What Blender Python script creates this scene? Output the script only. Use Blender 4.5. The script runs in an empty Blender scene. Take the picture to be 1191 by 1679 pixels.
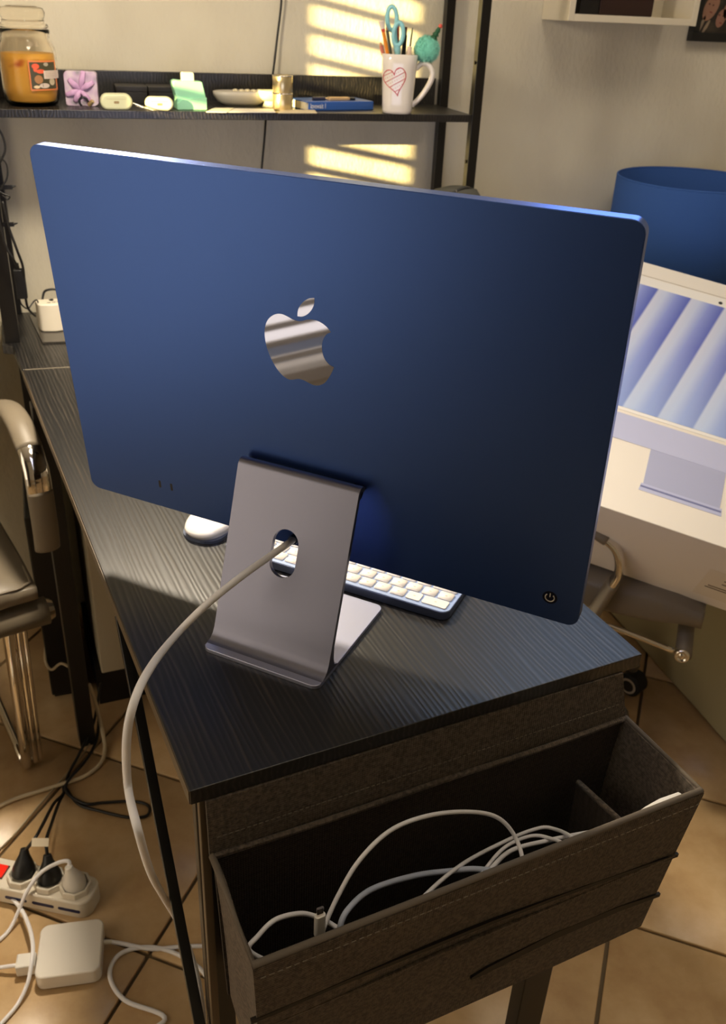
import bpy, bmesh, math, random
from mathutils import Vector, Matrix
from math import sin, cos, pi, radians
random.seed(4)
S = bpy.context.scene
COL = S.collection
def V3(*a): return Vector(a)

# ------------------------------------------------------------------ camera
F = 1490.9; CX = 590.3; CY = 828.5; HC = 1.30597; DZ = 0.74
PIT, ROLL, WA = 0.503868, 0.0452239, 0.3015607
_fh = V3(sin(WA), cos(WA), 0); _r0 = V3(cos(WA), -sin(WA), 0)
CF = _fh*cos(PIT) + V3(0, 0, -sin(PIT)); _u0 = _r0.cross(CF)
CR = cos(ROLL)*_r0 + sin(ROLL)*_u0; CU = -sin(ROLL)*_r0 + cos(ROLL)*_u0
CP = V3(0, 0, HC)
cd = bpy.data.cameras.new('camera'); cam = bpy.data.objects.new('camera', cd); COL.objects.link(cam)
m = Matrix((CR, CU, -CF)).transposed().to_4x4(); m.translation = CP
cam.matrix_world = m
cd.sensor_fit = 'HORIZONTAL'; cd.sensor_width = 36; cd.lens = F*36/1191
cd.shift_x = (595.5-CX)/1191; cd.shift_y = (CY-839.5)/1191
cd.clip_start = .02; cd.clip_end = 30
cd.dof.use_dof = True; cd.dof.focus_distance = .80; cd.dof.aperture_fstop = 18
S.camera = cam

# ------------------------------------------------------------------ world, lights, exposure
w = bpy.data.worlds.new('world'); S.world = w; w.use_nodes = True
w.node_tree.nodes['Background'].inputs[0].default_value = (.55, .65, .9, 1)
w.node_tree.nodes['Background'].inputs[1].default_value = .6
S.view_settings.view_transform = 'Standard'; S.view_settings.look = 'None'
S.view_settings.exposure = 0; S.view_settings.gamma = 1; S.view_settings.use_curve_mapping = False
def light(name, kind, loc, energy, color, **k):
    d = bpy.data.lights.new(name, kind); d.energy = energy; d.color = color
    for a, b in k.items():
        if a != 'aim': setattr(d, a, b)
    o = bpy.data.objects.new(name, d); COL.objects.link(o); o.location = loc
    if 'aim' in k: o.rotation_euler = (Vector(k['aim'])-Vector(loc)).to_track_quat('-Z', 'Y').to_euler()
    return o
# low evening sun through the slatted window in the left wall
light('evening_sun', 'SUN', (-4, -1, 2), 24, (1, .76, .32), angle=radians(.35), aim=(-3.14, -.52, 1.84))
# warm lamp burning above the back of the desk, out of frame
light('warm_desk_light', 'POINT', (.015, 1.36, 1.46), 8.5, (1, .85, .66), shadow_soft_size=.045)
light('warm_desk_light_beam', 'SPOT', (.015, 1.36, 1.45), 50, (1, .86, .66), shadow_soft_size=.05, spot_size=radians(135), spot_blend=1., aim=(.015, .95, 0))
# window glow at the left and added soft fills near the ceiling, no fixture known
light('window_glow', 'AREA', (-1.42, .45, 1.1), 13, (1, .84, .64), shape='RECTANGLE', size=1.0, size_y=1.8, aim=(0, .45, 1.1))
light('ceiling_fill', 'AREA', (.5, .7, 2.5), 6, (1, .88, .72), shape='DISK', size=.7, aim=(.4, 1.3, 0))
light('ceiling_fill_far', 'AREA', (1.3, .9, 2.5), 4, (1, .84, .66), shape='DISK', size=.5, aim=(1.3, 1.0, 0))

# ------------------------------------------------------------------ helpers
def lin(c):
    return tuple(((x/255)/12.92 if x/255 <= .04045 else ((x/255+.055)/1.055)**2.4) for x in c)
MATS = {}
def mat(name, col, rough=.5, metal=0., spec=.5, **k):
    if name in MATS: return MATS[name]
    mt = bpy.data.materials.new(name); mt.use_nodes = True; MATS[name] = mt
    b = mt.node_tree.nodes['Principled BSDF']
    b.inputs['Base Color'].default_value = (*lin(col), 1)
    b.inputs['Roughness'].default_value = rough; b.inputs['Metallic'].default_value = metal
    b.inputs['Specular IOR Level'].default_value = spec
    if 'emit' in k:
        b.inputs['Emission Color'].default_value = (*lin(k['emit']), 1); b.inputs['Emission Strength'].default_value = k['power']
    if 'trans' in k: b.inputs['Transmission Weight'].default_value = k['trans']
    if 'ior' in k: b.inputs['IOR'].default_value = k['ior']
    if 'coat' in k: b.inputs['Coat Weight'].default_value = k['coat']
    if 'sheen' in k: b.inputs['Sheen Weight'].default_value = k['sheen']
    return mt
def N(mt, t, **k):
    n = mt.node_tree.nodes.new(t)
    for a, b in k.items():
        if a in n.inputs: n.inputs[a].default_value = b
        else: setattr(n, a, b)
    return n
def L(mt, a, b): mt.node_tree.links.new(a, b)
def coords(mt, scale=(1, 1, 1), rot=(0, 0, 0)):
    t = N(mt, 'ShaderNodeTexCoord'); mp = N(mt, 'ShaderNodeMapping', Scale=scale, Rotation=rot)
    L(mt, t.outputs['Object'], mp.inputs[0]); return mp.outputs[0]
def bump(mt, h, strength=.3, dist=.001):
    b = N(mt, 'ShaderNodeBump', Strength=strength, Distance=dist)
    L(mt, h, b.inputs['Height']); L(mt, b.outputs[0], mt.node_tree.nodes['Principled BSDF'].inputs['Normal']); return b
def ramp(mt, fac, stops, to='Base Color'):
    r = N(mt, 'ShaderNodeValToRGB'); e = r.color_ramp.elements
    while len(e) < len(stops): e.new(.5)
    for i, (p, c) in enumerate(stops):
        e[i].position = p; e[i].color = (*lin(c), 1) if len(c) == 3 else c
    L(mt, fac, r.inputs[0])
    if to: L(mt, r.outputs[0], mt.node_tree.nodes['Principled BSDF'].inputs[to])
    return r

def obj(name, bm, mt, parent=None, smooth=False, bevel=0, seg=2, local=True, recalc=True):
    if recalc: bmesh.ops.recalc_face_normals(bm, faces=bm.faces)
    me = bpy.data.meshes.new(name); bm.to_mesh(me); bm.free()
    if mt: me.materials.append(mt)
    o = bpy.data.objects.new(name, me); COL.objects.link(o)
    if smooth:
        for p in me.polygons: p.use_smooth = True
    if bevel:
        b = o.modifiers.new('bevel', 'BEVEL'); b.width = bevel; b.segments = seg; b.limit_method = 'ANGLE'; b.angle_limit = radians(40)
        for p in me.polygons: p.use_smooth = True
        wn = o.modifiers.new('wn', 'WEIGHTED_NORMAL'); wn.keep_sharp = True
    if parent is not None:
        o.parent = parent
        if not local:
            par = parent; mw = par.matrix_basis.copy()
            while par.parent: mw = par.parent.matrix_basis @ par.matrix_parent_inverse @ mw; par = par.parent
            o.matrix_parent_inverse = mw.inverted()
    return o
def thing(name, label, cat, loc=(0, 0, 0), rotz=0, group=None, mw=None):
    o = bpy.data.objects.new(name, None); COL.objects.link(o); o.empty_display_size = .02
    if mw is not None: o.matrix_basis = mw
    else: o.location = loc; o.rotation_euler = (0, 0, rotz)
    o['label'] = label; o['category'] = cat
    if group: o['group'] = group
    bpy.context.view_layer.update()
    return o
def tag(o, label, cat, group=None):
    o['label'] = label; o['category'] = cat
    if group: o['group'] = group
    return o
def struct(o): o['kind'] = 'structure'; return o
def B(): return bmesh.new()
def box(bm, x0, x1, y0, y1, z0, z1, M=None):
    vs = [bm.verts.new((x, y, z)) for x in (x0, x1) for y in (y0, y1) for z in (z0, z1)]
    for f in ((0, 1, 3, 2), (4, 6, 7, 5), (0, 4, 5, 1), (2, 3, 7, 6), (0, 2, 6, 4), (1, 5, 7, 3)):
        bm.faces.new([vs[i] for i in f])
    if M is not None:
        for v in vs: v.co = M @ v.co
    return bm
def prism(bm, poly, z0, z1, M=None):
    """poly of (x,y), extruded along z"""
    a = [bm.verts.new((x, y, z0)) for x, y in poly]; b = [bm.verts.new((x, y, z1)) for x, y in poly]
    n = len(poly)
    bm.faces.new(a[::-1]); bm.faces.new(b)
    for i in range(n): bm.faces.new((a[i], a[(i+1) % n], b[(i+1) % n], b[i]))
    if M is not None:
        for v in a+b: v.co = M @ v.co
    return bm
def rrect(x0, x1, y0, y1, r, n=6):
    pts = []
    for cx, cy, a0 in ((x1-r, y1-r, 0), (x0+r, y1-r, 90), (x0+r, y0+r, 180), (x1-r, y0+r, 270)):
        for i in range(n+1):
            a = radians(a0+90*i/n); pts.append((cx+r*cos(a), cy+r*sin(a)))
    return pts
def lathe(bm, prof, n=32, M=None, sq=None):
    """prof of (r,z); sq: superellipse exponent for squarish rounds"""
    rings = []
    for r, z in prof:
        if r < 1e-6: rings.append([bm.verts.new((0, 0, z))]); continue
        ring = []
        for i in range(n):
            a = 2*pi*i/n; k = 1
            if sq: k = 1/((abs(cos(a))**sq+abs(sin(a))**sq)**(1/sq))
            ring.append(bm.verts.new((r*k*cos(a), r*k*sin(a), z)))
        rings.append(ring)
    for a, b in zip(rings, rings[1:]):
        if len(a) == 1 and len(b) == 1: continue
        for i in range(n):
            j = (i+1) % n
            if len(a) == 1: bm.faces.new((a[0], b[i], b[j]))
            elif len(b) == 1: bm.faces.new((a[i], a[j], b[0]))
            else: bm.faces.new((a[i], a[j], b[j], b[i]))
    if M is not None:
        for ring in rings:
            for v in ring: v.co = M @ v.co
    return bm
def smoothpts(pts, k=6):
    P = [Vector(p) for p in pts]
    if len(P) < 3: return P
    Q = [2*P[0]-P[1]]+P+[2*P[-1]-P[-2]]; out = []
    for i in range(1, len(Q)-2):
        a, b, c, d = Q[i-1:i+3]
        for j in range(k):
            t = j/k
            out.append(.5*((2*b)+(c-a)*t+(2*a-5*b+4*c-d)*t*t+(3*b-a-3*c+d)*t**3))
    out.append(P[-1]); return out
def tube(bm, pts, r, n=10, k=6, sy=1., up=None, caps=True):
    """swept round (or oval when sy!=1) section; r number or list"""
    P = smoothpts(pts, k) if k > 1 else [Vector(p) for p in pts]
    m_ = len(P)
    def rad(i):
        if isinstance(r, (int, float)): return r
        t = i/(m_-1)*(len(r)-1); a = int(min(t, len(r)-2)); return r[a]+(r[a+1]-r[a])*(t-a)
    T = [(P[min(i+1, m_-1)]-P[max(i-1, 0)]).normalized() for i in range(m_)]
    nrm = Vector(up) if up is not None else T[0].orthogonal()
    rings = []
    for i in range(m_):
        nrm = (nrm-T[i]*nrm.dot(T[i]))
        if nrm.length < 1e-6: nrm = T[i].orthogonal()
        nrm.normalize(); bn = T[i].cross(nrm)
        rings.append([bm.verts.new(P[i]+nrm*(rad(i)*sy*cos(2*pi*j/n))+bn*(rad(i)*sin(2*pi*j/n))) for j in range(n)])
    for a, b in zip(rings, rings[1:]):
        for j in range(n): bm.faces.new((a[j], a[(j+1) % n], b[(j+1) % n], b[j]))
    if caps: bm.faces.new(rings[0][::-1]); bm.faces.new(rings[-1])
    return bm
def bar(bm, p, q, wx, wy, up=(0, 0, 1)):
    """straight rectangular bar from p to q"""
    p = Vector(p); q = Vector(q); t = (q-p).normalized(); u = Vector(up); s = t.cross(u).normalized(); u = s.cross(t)
    M = Matrix((s, u, t)).transposed().to_4x4(); M.translation = p
    return box(bm, -wx/2, wx/2, -wy/2, wy/2, 0, (q-p).length, M)
def sphere(bm, c, r, sx=1, sy=1, sz=1, u=16, v=10, M=None):
    mm = Matrix.Translation(c) @ Matrix.Diagonal((r*sx, r*sy, r*sz, 1))
    if M is not None: mm = M @ mm
    bmesh.ops.create_uvsphere(bm, u_segments=u, v_segments=v, radius=1, matrix=mm); return bm
def soften(o, lv=2):
    s = o.modifiers.new('sub', 'SUBSURF'); s.levels = lv; s.render_levels = lv
    for p in o.data.polygons: p.use_smooth = True
    return o
def frame(o, x, y=None, z=None):
    """4x4 from axes"""
    M = Matrix((x, y, z)).transposed().to_4x4(); M.translation = Vector(o); return M
# where a line of sight through the photograph meets a real plane of the room (survey helper)
def ray(x, y): return CF + CR*((x-CX)/F) - CU*((y-CY)/F)
def atz(x, y, z): d = ray(x, y); return CP + d*((z-HC)/d.z)
def aty(x, y, Y): d = ray(x, y); return CP + d*(Y/d.y)
def onp(x, y, P0, n): d = ray(x, y); return CP + d*((Vector(P0)-CP).dot(n)/d.dot(n))

# desk frame: A = near left corner, U along the short end, W into the room
A = V3(.0360, .5460, 0); DA = .159052
U = V3(cos(DA), sin(DA), 0); W = V3(-sin(DA), cos(DA), 0)
def uw(u, v, z): return A + U*u + W*v + V3(0, 0, z)
def onv(x, y, v): return onp(x, y, A+W*v, W)

# ------------------------------------------------------------------ materials
def m_wall():
    mt = mat('plaster_wall', (222, 214, 192), .85, spec=.25)
    c = coords(mt, (1, 1, .55)); n = N(mt, 'ShaderNodeTexNoise', Scale=110., Detail=3., Roughness=.55); L(mt, c, n.inputs['Vector'])
    n2 = N(mt, 'ShaderNodeTexNoise', Scale=9., Detail=2.); L(mt, c, n2.inputs['Vector'])
    a = N(mt, 'ShaderNodeMath', operation='MULTIPLY_ADD'); a.inputs[1].default_value = 2.5; L(mt, n2.outputs[0], a.inputs[0]); L(mt, n.outputs[0], a.inputs[2])
    bump(mt, a.outputs[0], .55, .003)
    ramp(mt, n2.outputs[0], [(.3, (217, 209, 187)), (.7, (227, 220, 198))])
    return mt
def m_tile():
    mt = mat('ceramic_tile', (196, 164, 118), .32, spec=.5)
    c = coords(mt); n = N(mt, 'ShaderNodeTexNoise', Scale=7., Detail=6., Roughness=.62); L(mt, c, n.inputs['Vector'])
    ramp(mt, n.outputs[0], [(.3, (176, 142, 100)), (.5, (198, 166, 122)), (.72, (216, 188, 146))])
    n2 = N(mt, 'ShaderNodeTexNoise', Scale=60., Detail=4.); L(mt, c, n2.inputs['Vector']); bump(mt, n2.outputs[0], .25, .0012)
    return mt
def m_wood():
    mt = mat('black_wood_grain', (24, 23, 23), .36, spec=.75)
    c = coords(mt, (1, .055, 1)); n = N(mt, 'ShaderNodeTexNoise', Scale=120., Detail=4., Roughness=.6, Distortion=.35); L(mt, c, n.inputs['Vector'])
    c2 = coords(mt, (1, .09, 1)); wv = N(mt, 'ShaderNodeTexWave', Scale=55., Distortion=9., Detail=2.); wv.inputs['Detail Scale'].default_value = .8
    L(mt, c2, wv.inputs['Vector'])
    mx = N(mt, 'ShaderNodeMath', operation='MULTIPLY'); L(mt, n.outputs[0], mx.inputs[0]); L(mt, wv.outputs[1], mx.inputs[1])
    bump(mt, mx.outputs[0], .24, .0009)
    ramp(mt, mx.outputs[0], [(.12, (11, 11, 12)), (.38, (26, 25, 25)), (.65, (57, 51, 44))])
    r = N(mt, 'ShaderNodeMapRange'); r.inputs[3].default_value = .40; r.inputs[4].default_value = .27
    L(mt, mx.outputs[0], r.inputs[0]); L(mt, r.outputs[0], mt.node_tree.nodes['Principled BSDF'].inputs['Roughness'])
    return mt
def m_fabric(name, col, scale=900., st=.5):
    mt = mat(name, col, .92, spec=.15, sheen=.15)
    c = coords(mt); a = N(mt, 'ShaderNodeTexWave', Scale=scale/6.28*.9, bands_direction='X'); b = N(mt, 'ShaderNodeTexWave', Scale=scale/6.28*.9, bands_direction='Z')
    L(mt, c, a.inputs[0]); L(mt, c, b.inputs[0])
    mx = N(mt, 'ShaderNodeMath', operation='ADD'); L(mt, a.outputs[1], mx.inputs[0]); L(mt, b.outputs[1], mx.inputs[1])
    n = N(mt, 'ShaderNodeTexNoise', Scale=260., Detail=3.); L(mt, c, n.inputs[0])
    ad = N(mt, 'ShaderNodeMath', operation='MULTIPLY_ADD'); ad.inputs[1].default_value = 2.2; L(mt, n.outputs[0], ad.inputs[0]); L(mt, mx.outputs[0], ad.inputs[2])
    bump(mt, ad.outputs[0], st, .0006)
    d = tuple(int(x*.82) for x in col); e = tuple(min(255, int(x*1.2)) for x in col)
    ramp(mt, n.outputs[0], [(.35, d), (.65, e)])
    return mt
def m_leather():
    mt = mat('grey_leather', (118, 108, 92), .42, spec=.4)
    n = N(mt, 'ShaderNodeTexNoise', Scale=180., Detail=3.); L(mt, coords(mt), n.inputs[0]); bump(mt, n.outputs[0], .12, .0008)
    return mt
def m_alu(name, col, rough, metal=1.):
    mt = mat(name, col, rough, metal)
    n = N(mt, 'ShaderNodeTexNoise', Scale=2500., Detail=1.); L(mt, coords(mt), n.inputs[0]); bump(mt, n.outputs[0], .03, .0002)
    return mt
wall_m = m_wall(); tile_m = m_tile(); wood_m = m_wood(); leather = m_leather()
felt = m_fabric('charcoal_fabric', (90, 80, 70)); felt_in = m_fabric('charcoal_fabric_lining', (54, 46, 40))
grout = mat('grout', (120, 104, 80), .95)
white = mat('white_plastic', (232, 228, 220), .28); whitem = mat('white_matte', (226, 220, 206), .55)
black = mat('black_plastic', (16, 16, 17), .4); blackm = mat('black_metal', (20, 19, 19), .38, spec=.5)
edge_lit_m = mat('lit_edge_tan', (92, 78, 60), .45)  # tan stands in for warm light on the black desk edges
chrome = mat('chrome', (225, 220, 212), .07, 1.); rubber = mat('black_rubber', (14, 14, 14), .6)
cablew = mat('white_cable', (238, 236, 238), .5); cableb = mat('blue_white_cable', (186, 194, 212), .55); cablek = mat('black_cable', (18, 17, 16), .45)
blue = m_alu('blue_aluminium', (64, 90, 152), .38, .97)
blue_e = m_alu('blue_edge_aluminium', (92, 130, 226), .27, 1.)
silver = m_alu('silver_aluminium', (130, 131, 148), .38, .92)
silver_lit = m_alu('silver_foot_lit', (196, 200, 226), .36, .80)  # brighter copy of the stand silver, lamp and display light painted in
mirror = mat('polished_logo', (152, 155, 172), .03, 1.)
glass = mat('clear_glass', (255, 250, 240), .02, trans=1., ior=1.22)

# ------------------------------------------------------------------ room
X0, X1, Y0, Y1, ZC = -1.3, 2.6, -1.7, 1.90, 2.6
bm = B(); box(bm, X0, X1, Y0, Y1, -.1, -.008)
floor = struct(obj('floor', bm, grout))
# tiles laid diagonally, each one its own piece
TS = .335; TO = Vector((-.018, .941)); ta = radians(54)
e1 = Vector((cos(ta), sin(ta))); e2 = Vector((sin(ta), -cos(ta)))
def clip(poly):
    for ax, lim, sg in ((0, X0, 1), (0, X1, -1), (1, Y0, 1), (1, Y1, -1)):
        out = []
        for i in range(len(poly)):
            p, q = poly[i], poly[(i+1) % len(poly)]
            a, b = (p[ax]-lim)*sg, (q[ax]-lim)*sg
            if a >= 0: out.append(p)
            if a*b < 0: out.append(p+(q-p)*(a/(a-b)))
        poly = out
        if not poly: return []
    return poly
tmesh = None
for i in range(-12, 12):
    for j in range(-12, 12):
        o0 = TO+e1*(i*TS)+e2*(j*TS); g = .0032
        pl = [o0+e1*a+e2*b for a, b in ((g, g), (TS-g, g), (TS-g, TS-g), (g, TS-g))]
        c2 = clip(pl)
        if len(c2) < 3: continue
        full = len(c2) == 4 and all((a-b).length < 1e-9 for a, b in zip(pl, c2))
        if full and tmesh:
            t = bpy.data.objects.new('floor_tile', tmesh); COL.objects.link(t)
        else:
            bm = B()
            org = o0 if full else Vector((0, 0))
            prism(bm, [tuple(p-org) for p in c2], -.008, 0)
            t = obj('floor_tile', bm, tile_m, bevel=.0012 if full else 0, seg=1)
            if full: tmesh = t.data
        if full:
            t.location = (o0.x, o0.y, random.uniform(-.0005, 0)); 
            if not t.modifiers:
                b_ = t.modifiers.new('bevel', 'BEVEL'); b_.width = .0012; b_.segments = 1
        t.parent = floor
bm = B(); box(bm, X0, X1, Y1, Y1+.1, -.1, ZC); struct(obj('wall_back', bm, wall_m))
bm = B(); box(bm, X1, X1+.1, Y0, Y1, -.1, ZC); struct(obj('wall_right', bm, wall_m))
bm = B(); box(bm, X0-.1, X1+.1, Y0-.1, Y0, -.1, ZC); struct(obj('wall_front', bm, wall_m))
bm = B(); box(bm, X0-.1, X1+.1, Y0-.1, Y1+.1, ZC, ZC+.1); struct(obj('ceiling', bm, mat('ceiling_paint', (225, 220, 208), .9)))
# left wall with a tall window opening
WY0, WY1, WZ0, WZ1 = -.15, 1.0, .12, 2.15
bm = B()
box(bm, X0-.1, X0, Y0, WY0, -.1, ZC); box(bm, X0-.1, X0, WY1, Y1, -.1, ZC)
box(bm, X0-.1, X0, WY0, WY1, -.1, WZ0); box(bm, X0-.1, X0, WY0, WY1, WZ1, ZC)
struct(obj('wall_left', bm, wall_m))
win = struct(obj('window_1', (lambda b: (box(b, X0-.06, X0+.01, WY0, WY0+.04, WZ0, WZ1), box(b, X0-.06, X0+.01, WY1-.04, WY1, WZ0, WZ1),
      box(b, X0-.06, X0+.01, WY0, WY1, WZ0, WZ0+.04), box(b, X0-.06, X0+.01, WY0, WY1, WZ1-.04, WZ1), b)[-1])(B()), whitem))
sm = None
for i in range(39):
    z = WZ0+.07+i*.05
    if sm is None:
        s = obj('slat', box(B(), -.004, .004, WY0+.04, WY1-.04, -.0085, .0085), whitem, win); sm = s.data
    else:
        s = bpy.data.objects.new('slat', sm); COL.objects.link(s); s.parent = win
    s.location = (X0-.03, 0, z)
# unseen sun blocker added outside: leaves one narrow gap for the sun
bm = B(); box(bm, -2.05, -2.0, -2.2, .385, -.5, 3.2); box(bm, -2.05, -2.0, .385, .53, -.5, 1.40); box(bm, -2.05, -2.0, .53, 2.2, -.5, 3.2)
tag(obj('sun_blocker', bm, whitem), 'unseen sun blocker added outside the left window, with one narrow gap', 'screen')
bm = B(); box(bm, X0+.02, X0+.5, -1.5, -.35, .0, 1.9)
wd = thing('added_wardrobe', 'unseen dark cupboard added behind the camera for a dark reflection', 'added_wardrobe', (X0+.26, -.93, 0))  # added out of view so the computer back reflects something dark
obj('carcass', bm, mat('added_dark_walnut', (38, 28, 22), .5), wd, local=False, bevel=.004)
for k in (0, 1):
    obj('added_wardrobe_door', box(B(), X0+.5, X0+.52, -1.49+k*.575, -.93+k*.575, .03, 1.88), mat('added_dark_walnut', (38, 28, 22), .5), wd, local=False, bevel=.003)

w2 = struct(obj('window_2', (lambda b: (box(b, .93, 1.75, 1.885, 1.8995, 1.66, 1.70), box(b, .93, 1.75, 1.885, 1.8995, 2.26, 2.30), box(b, .93, .97, 1.885, 1.8995, 1.70, 2.26),
      box(b, 1.71, 1.75, 1.885, 1.8995, 1.70, 2.26), b)[-1])(B()), whitem))
obj('pane', box(B(), .97, 1.71, 1.893, 1.899, 1.70, 2.26), mat('dusk_pane', (30, 40, 60), .2, emit=(165, 195, 235), power=4.5), w2)

# ------------------------------------------------------------------ desk
desk = thing('corner_desk', 'black wood-grain corner desk with a shelf hutch and slanted metal legs', 'desk', (A.x, A.y, 0), DA)
TH = .016
SEAM = 1.02
def slab(name, poly, z0, z1, edge=True):
    bm = B(); prism(bm, poly, z0, z1)
    o = obj(name, bm, wood_m, desk, bevel=.001, seg=2)
    return o
slab('desktop', [(0, 0), (.4701, 0), (.4701, SEAM-.0735), (0, SEAM)], DZ-TH, DZ)
# warm light on the black left edge, painted as a tan strip
bm = B(); box(bm, -.0009, 0, .001, SEAM, DZ-TH+.0008, DZ-.0012); obj('edge_light_strip', bm, edge_lit_m, desk)['label'] = 'warm light painted tan on the long left edge'
Minv = (Matrix.Translation((A.x, A.y, 0)) @ Matrix.Rotation(DA, 4, 'Z')).inverted()
def wl(x, y):  # room xy to desk-local xy
    p = Minv @ V3(x, y, 0); return (p.x, p.y)
bm = B(); pl = [wl(-.1265, 1.5565), wl(.735, 1.5565), wl(.735, 1.885), wl(-.175, 1.885), wl(-.165, 1.69), wl(-.146, 1.68)]
prism(bm, pl, DZ-TH, DZ); obj('return_top', bm, wood_m, desk, bevel=.001)
bm = B(); bar(bm, V3(-.122, 1.5555, DZ-.0005), V3(.33, 1.5555, DZ-.0005), .003, .0016); obj('joint_strip', bm, mat('joint_grey', (120, 112, 98), .4), desk, local=False)
def leg(p, q, wx=.038, wy=.02, up=U):
    obj('leg', bar(B(), p, q, wx, wy, up), blackm, desk, local=False, bevel=.0015)
leg(uw(.0225, .026, DZ-TH), uw(.0225, .026, .0), .012, .028)
obj('leg_light_strip', bar(B(), uw(.0135, .014, DZ-TH), uw(.0120, .014, 0), .0075, .008, U), edge_lit_m, desk, local=False, bevel=.001)  # tan strip paints the warm light on the black leg
leg(uw(.425, .012, DZ-TH), uw(.425, .012, .0), .022, .042)
leg(uw(.010, .905, DZ-TH), uw(.010, .905, 0), .03, .03)
leg(uw(.455, .82, DZ-TH), uw(.455, .82, 0), .045, .03)
leg(V3(.70, 1.62, DZ-TH), V3(.70, 1.62, 0), .04, .03, (1, 0, 0)); leg(V3(.70, 1.86, DZ-TH), V3(.70, 1.86, 0), .04, .03, (1, 0, 0))
leg(V3(-.14, 1.86, DZ-TH), V3(-.14, 1.86, 0), .04, .03, (1, 0, 0))
# slanted brace in the side frame
obj('brace', bar(B(), uw(.004, .285, DZ-TH), uw(-.0010, .002, .352), .010, .011, U), blackm, desk, local=False, bevel=.001)
obj('brace', bar(B(), uw(.46, .285, DZ-TH), uw(.46, .03, .36), .02, .010, U), blackm, desk, local=False, bevel=.001)
obj('frame_rail', bar(B(), uw(.014, .035, DZ-TH-.012), uw(.014, .81, DZ-TH-.012), .02, .022), blackm, desk, local=False)
obj('frame_rail', bar(B(), uw(.455, .035, DZ-TH-.012), uw(.455, .81, DZ-TH-.012), .02, .022), blackm, desk, local=False)
# hutch
ZS = 1.133
def hp(name, x0, x1, y0, y1, z0, z1, mt=blackm, bev=.001):
    o = obj(name, box(B(), x0, x1, y0, y1, z0, z1), mt, desk, local=False, bevel=bev); return o
so = hp('shelf_board', -.165, .712, 1.70, 1.882, ZS-.013, ZS, wood_m)
hp('back_rail', -.165, .705, 1.882, 1.892, ZS-.001, 1.181, wood_m)
PO = mat('post_black', (17, 15, 13), .35)
for x, y in ((.722, 1.708), (.722, 1.882)):
    hp('post', x-.009, x+.009, y-.009, y+.009, DZ, 1.55, PO)
for x, y in ((-.147, 1.708), (-.150, 1.882)):
    hp('post', x-.013, x+.013, y-.009, y+.009, DZ, 1.55, PO)
hp('top_shelf_board', -.165, .731, 1.70, 1.882, 1.53, 1.545, wood_m)
for z in (1.22, 1.05): obj('screw', lathe(B(), [(0, 0), (.003, 0), (.003, .002), (0, .002)], 10, Matrix.Translation((.7125, 1.708, z)) @ Matrix.Rotation(-pi/2, 4, 'Y')), mat('dark_steel', (60, 55, 50), .3, 1.), desk, local=False)

# ------------------------------------------------------------------ computer
IO = V3(.1180, .6840, DZ); IA = -.726918
MI = Matrix.Translation(IO) @ Matrix.Rotation(IA, 4, 'Z')
HB, TLT, YP, HP = .0837751, .0874101, .0987985, .3620503
MP = Matrix.Translation((0, YP, HB)) @ Matrix.Rotation(TLT, 4, 'X')   # panel-local (x, depth, up)
comp = thing('desktop_computer', 'blue all-in-one desktop computer seen from behind on a silver stand', 'computer', mw=MI)
XY2XZ = Matrix.Rotation(pi/2, 4, 'X')      # extrude along -y: (x,y,z)->(x,-z,y)
def pprism(bm, poly, d0, d1): return prism(bm, poly, -d1, -d0, MP @ XY2XZ)
PW = .2735
body = obj('back_case', pprism(B(), rrect(-PW, PW, 0, HP, .0105, 8), 0, .0118), blue, comp, bevel=.0006, seg=3)
body['label'] = 'deep blue aluminium back'
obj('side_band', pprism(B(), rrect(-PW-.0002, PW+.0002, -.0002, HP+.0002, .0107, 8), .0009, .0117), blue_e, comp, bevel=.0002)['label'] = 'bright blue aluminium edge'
obj('front_glass', pprism(B(), rrect(-PW+.0005, PW-.0005, .0005, HP-.0005, .010, 8), .0116, .0132), mat('front_bezel', (222, 224, 232), .1), comp)
obj('display', pprism(B(), [(-.26, .06), (.26, .06), (.26, .35), (-.26, .35)], .0132, .0134), mat('lit_display', (20, 20, 26), .2, emit=(215, 216, 248), power=3.5), comp)
obj('chin', pprism(B(), [(-.27, .003), (.27, .003), (.27, .047), (-.27, .047)], .0132, .0135), mat('pale_blue', (170, 182, 214), .35), comp)
APPLE = [(-0.0013, 0.2422), (-0.0068, 0.2427), (-0.0117, 0.2444), (-0.0177, 0.2458), (-0.0239, 0.2447), (-0.0298, 0.2408), (-0.0338, 0.2354), (-0.036, 0.2283), (-0.0363, 0.2205), (-0.035, 0.212), (-0.0325, 0.2046), (-0.0289, 0.1976), (-0.0248, 0.1918), (-0.0198, 0.1872), (-0.0143, 0.1848), (-0.0093, 0.1854), (-0.004, 0.1872), (0.0012, 0.1872), (0.0070, 0.1855), (0.0125, 0.1844), (0.0177, 0.1856), (0.0229, 0.1891), (0.027, 0.1949), (0.0302, 0.2009), (0.0322, 0.2059)]
BITE = [(0.0322, 0.2059), (0.0278, 0.2074), (0.0233, 0.2118), (0.0211, 0.2179), (0.0209, 0.2245), (0.0223, 0.23), (0.0253, 0.2348), (0.0298, 0.2379)]
ATOP = [(0.0298, 0.2379), (0.0269, 0.2409), (0.0231, 0.2436), (0.0182, 0.2455), (0.0123, 0.246), (0.0063, 0.2448), (0.0023, 0.2431), (-0.0013, 0.2422)]
LEAF1 = [(0.0147, 0.2657), (0.009, 0.2641), (0.0037, 0.2602), (-0.0003, 0.2552), (-0.0020, 0.2503), (-0.0023, 0.2465)]
LEAF2 = [(-0.0023, 0.2465), (0.0026, 0.2471), (0.0077, 0.2502), (0.0118, 0.2549), (0.0142, 0.2603), (0.0147, 0.2657)]
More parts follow.
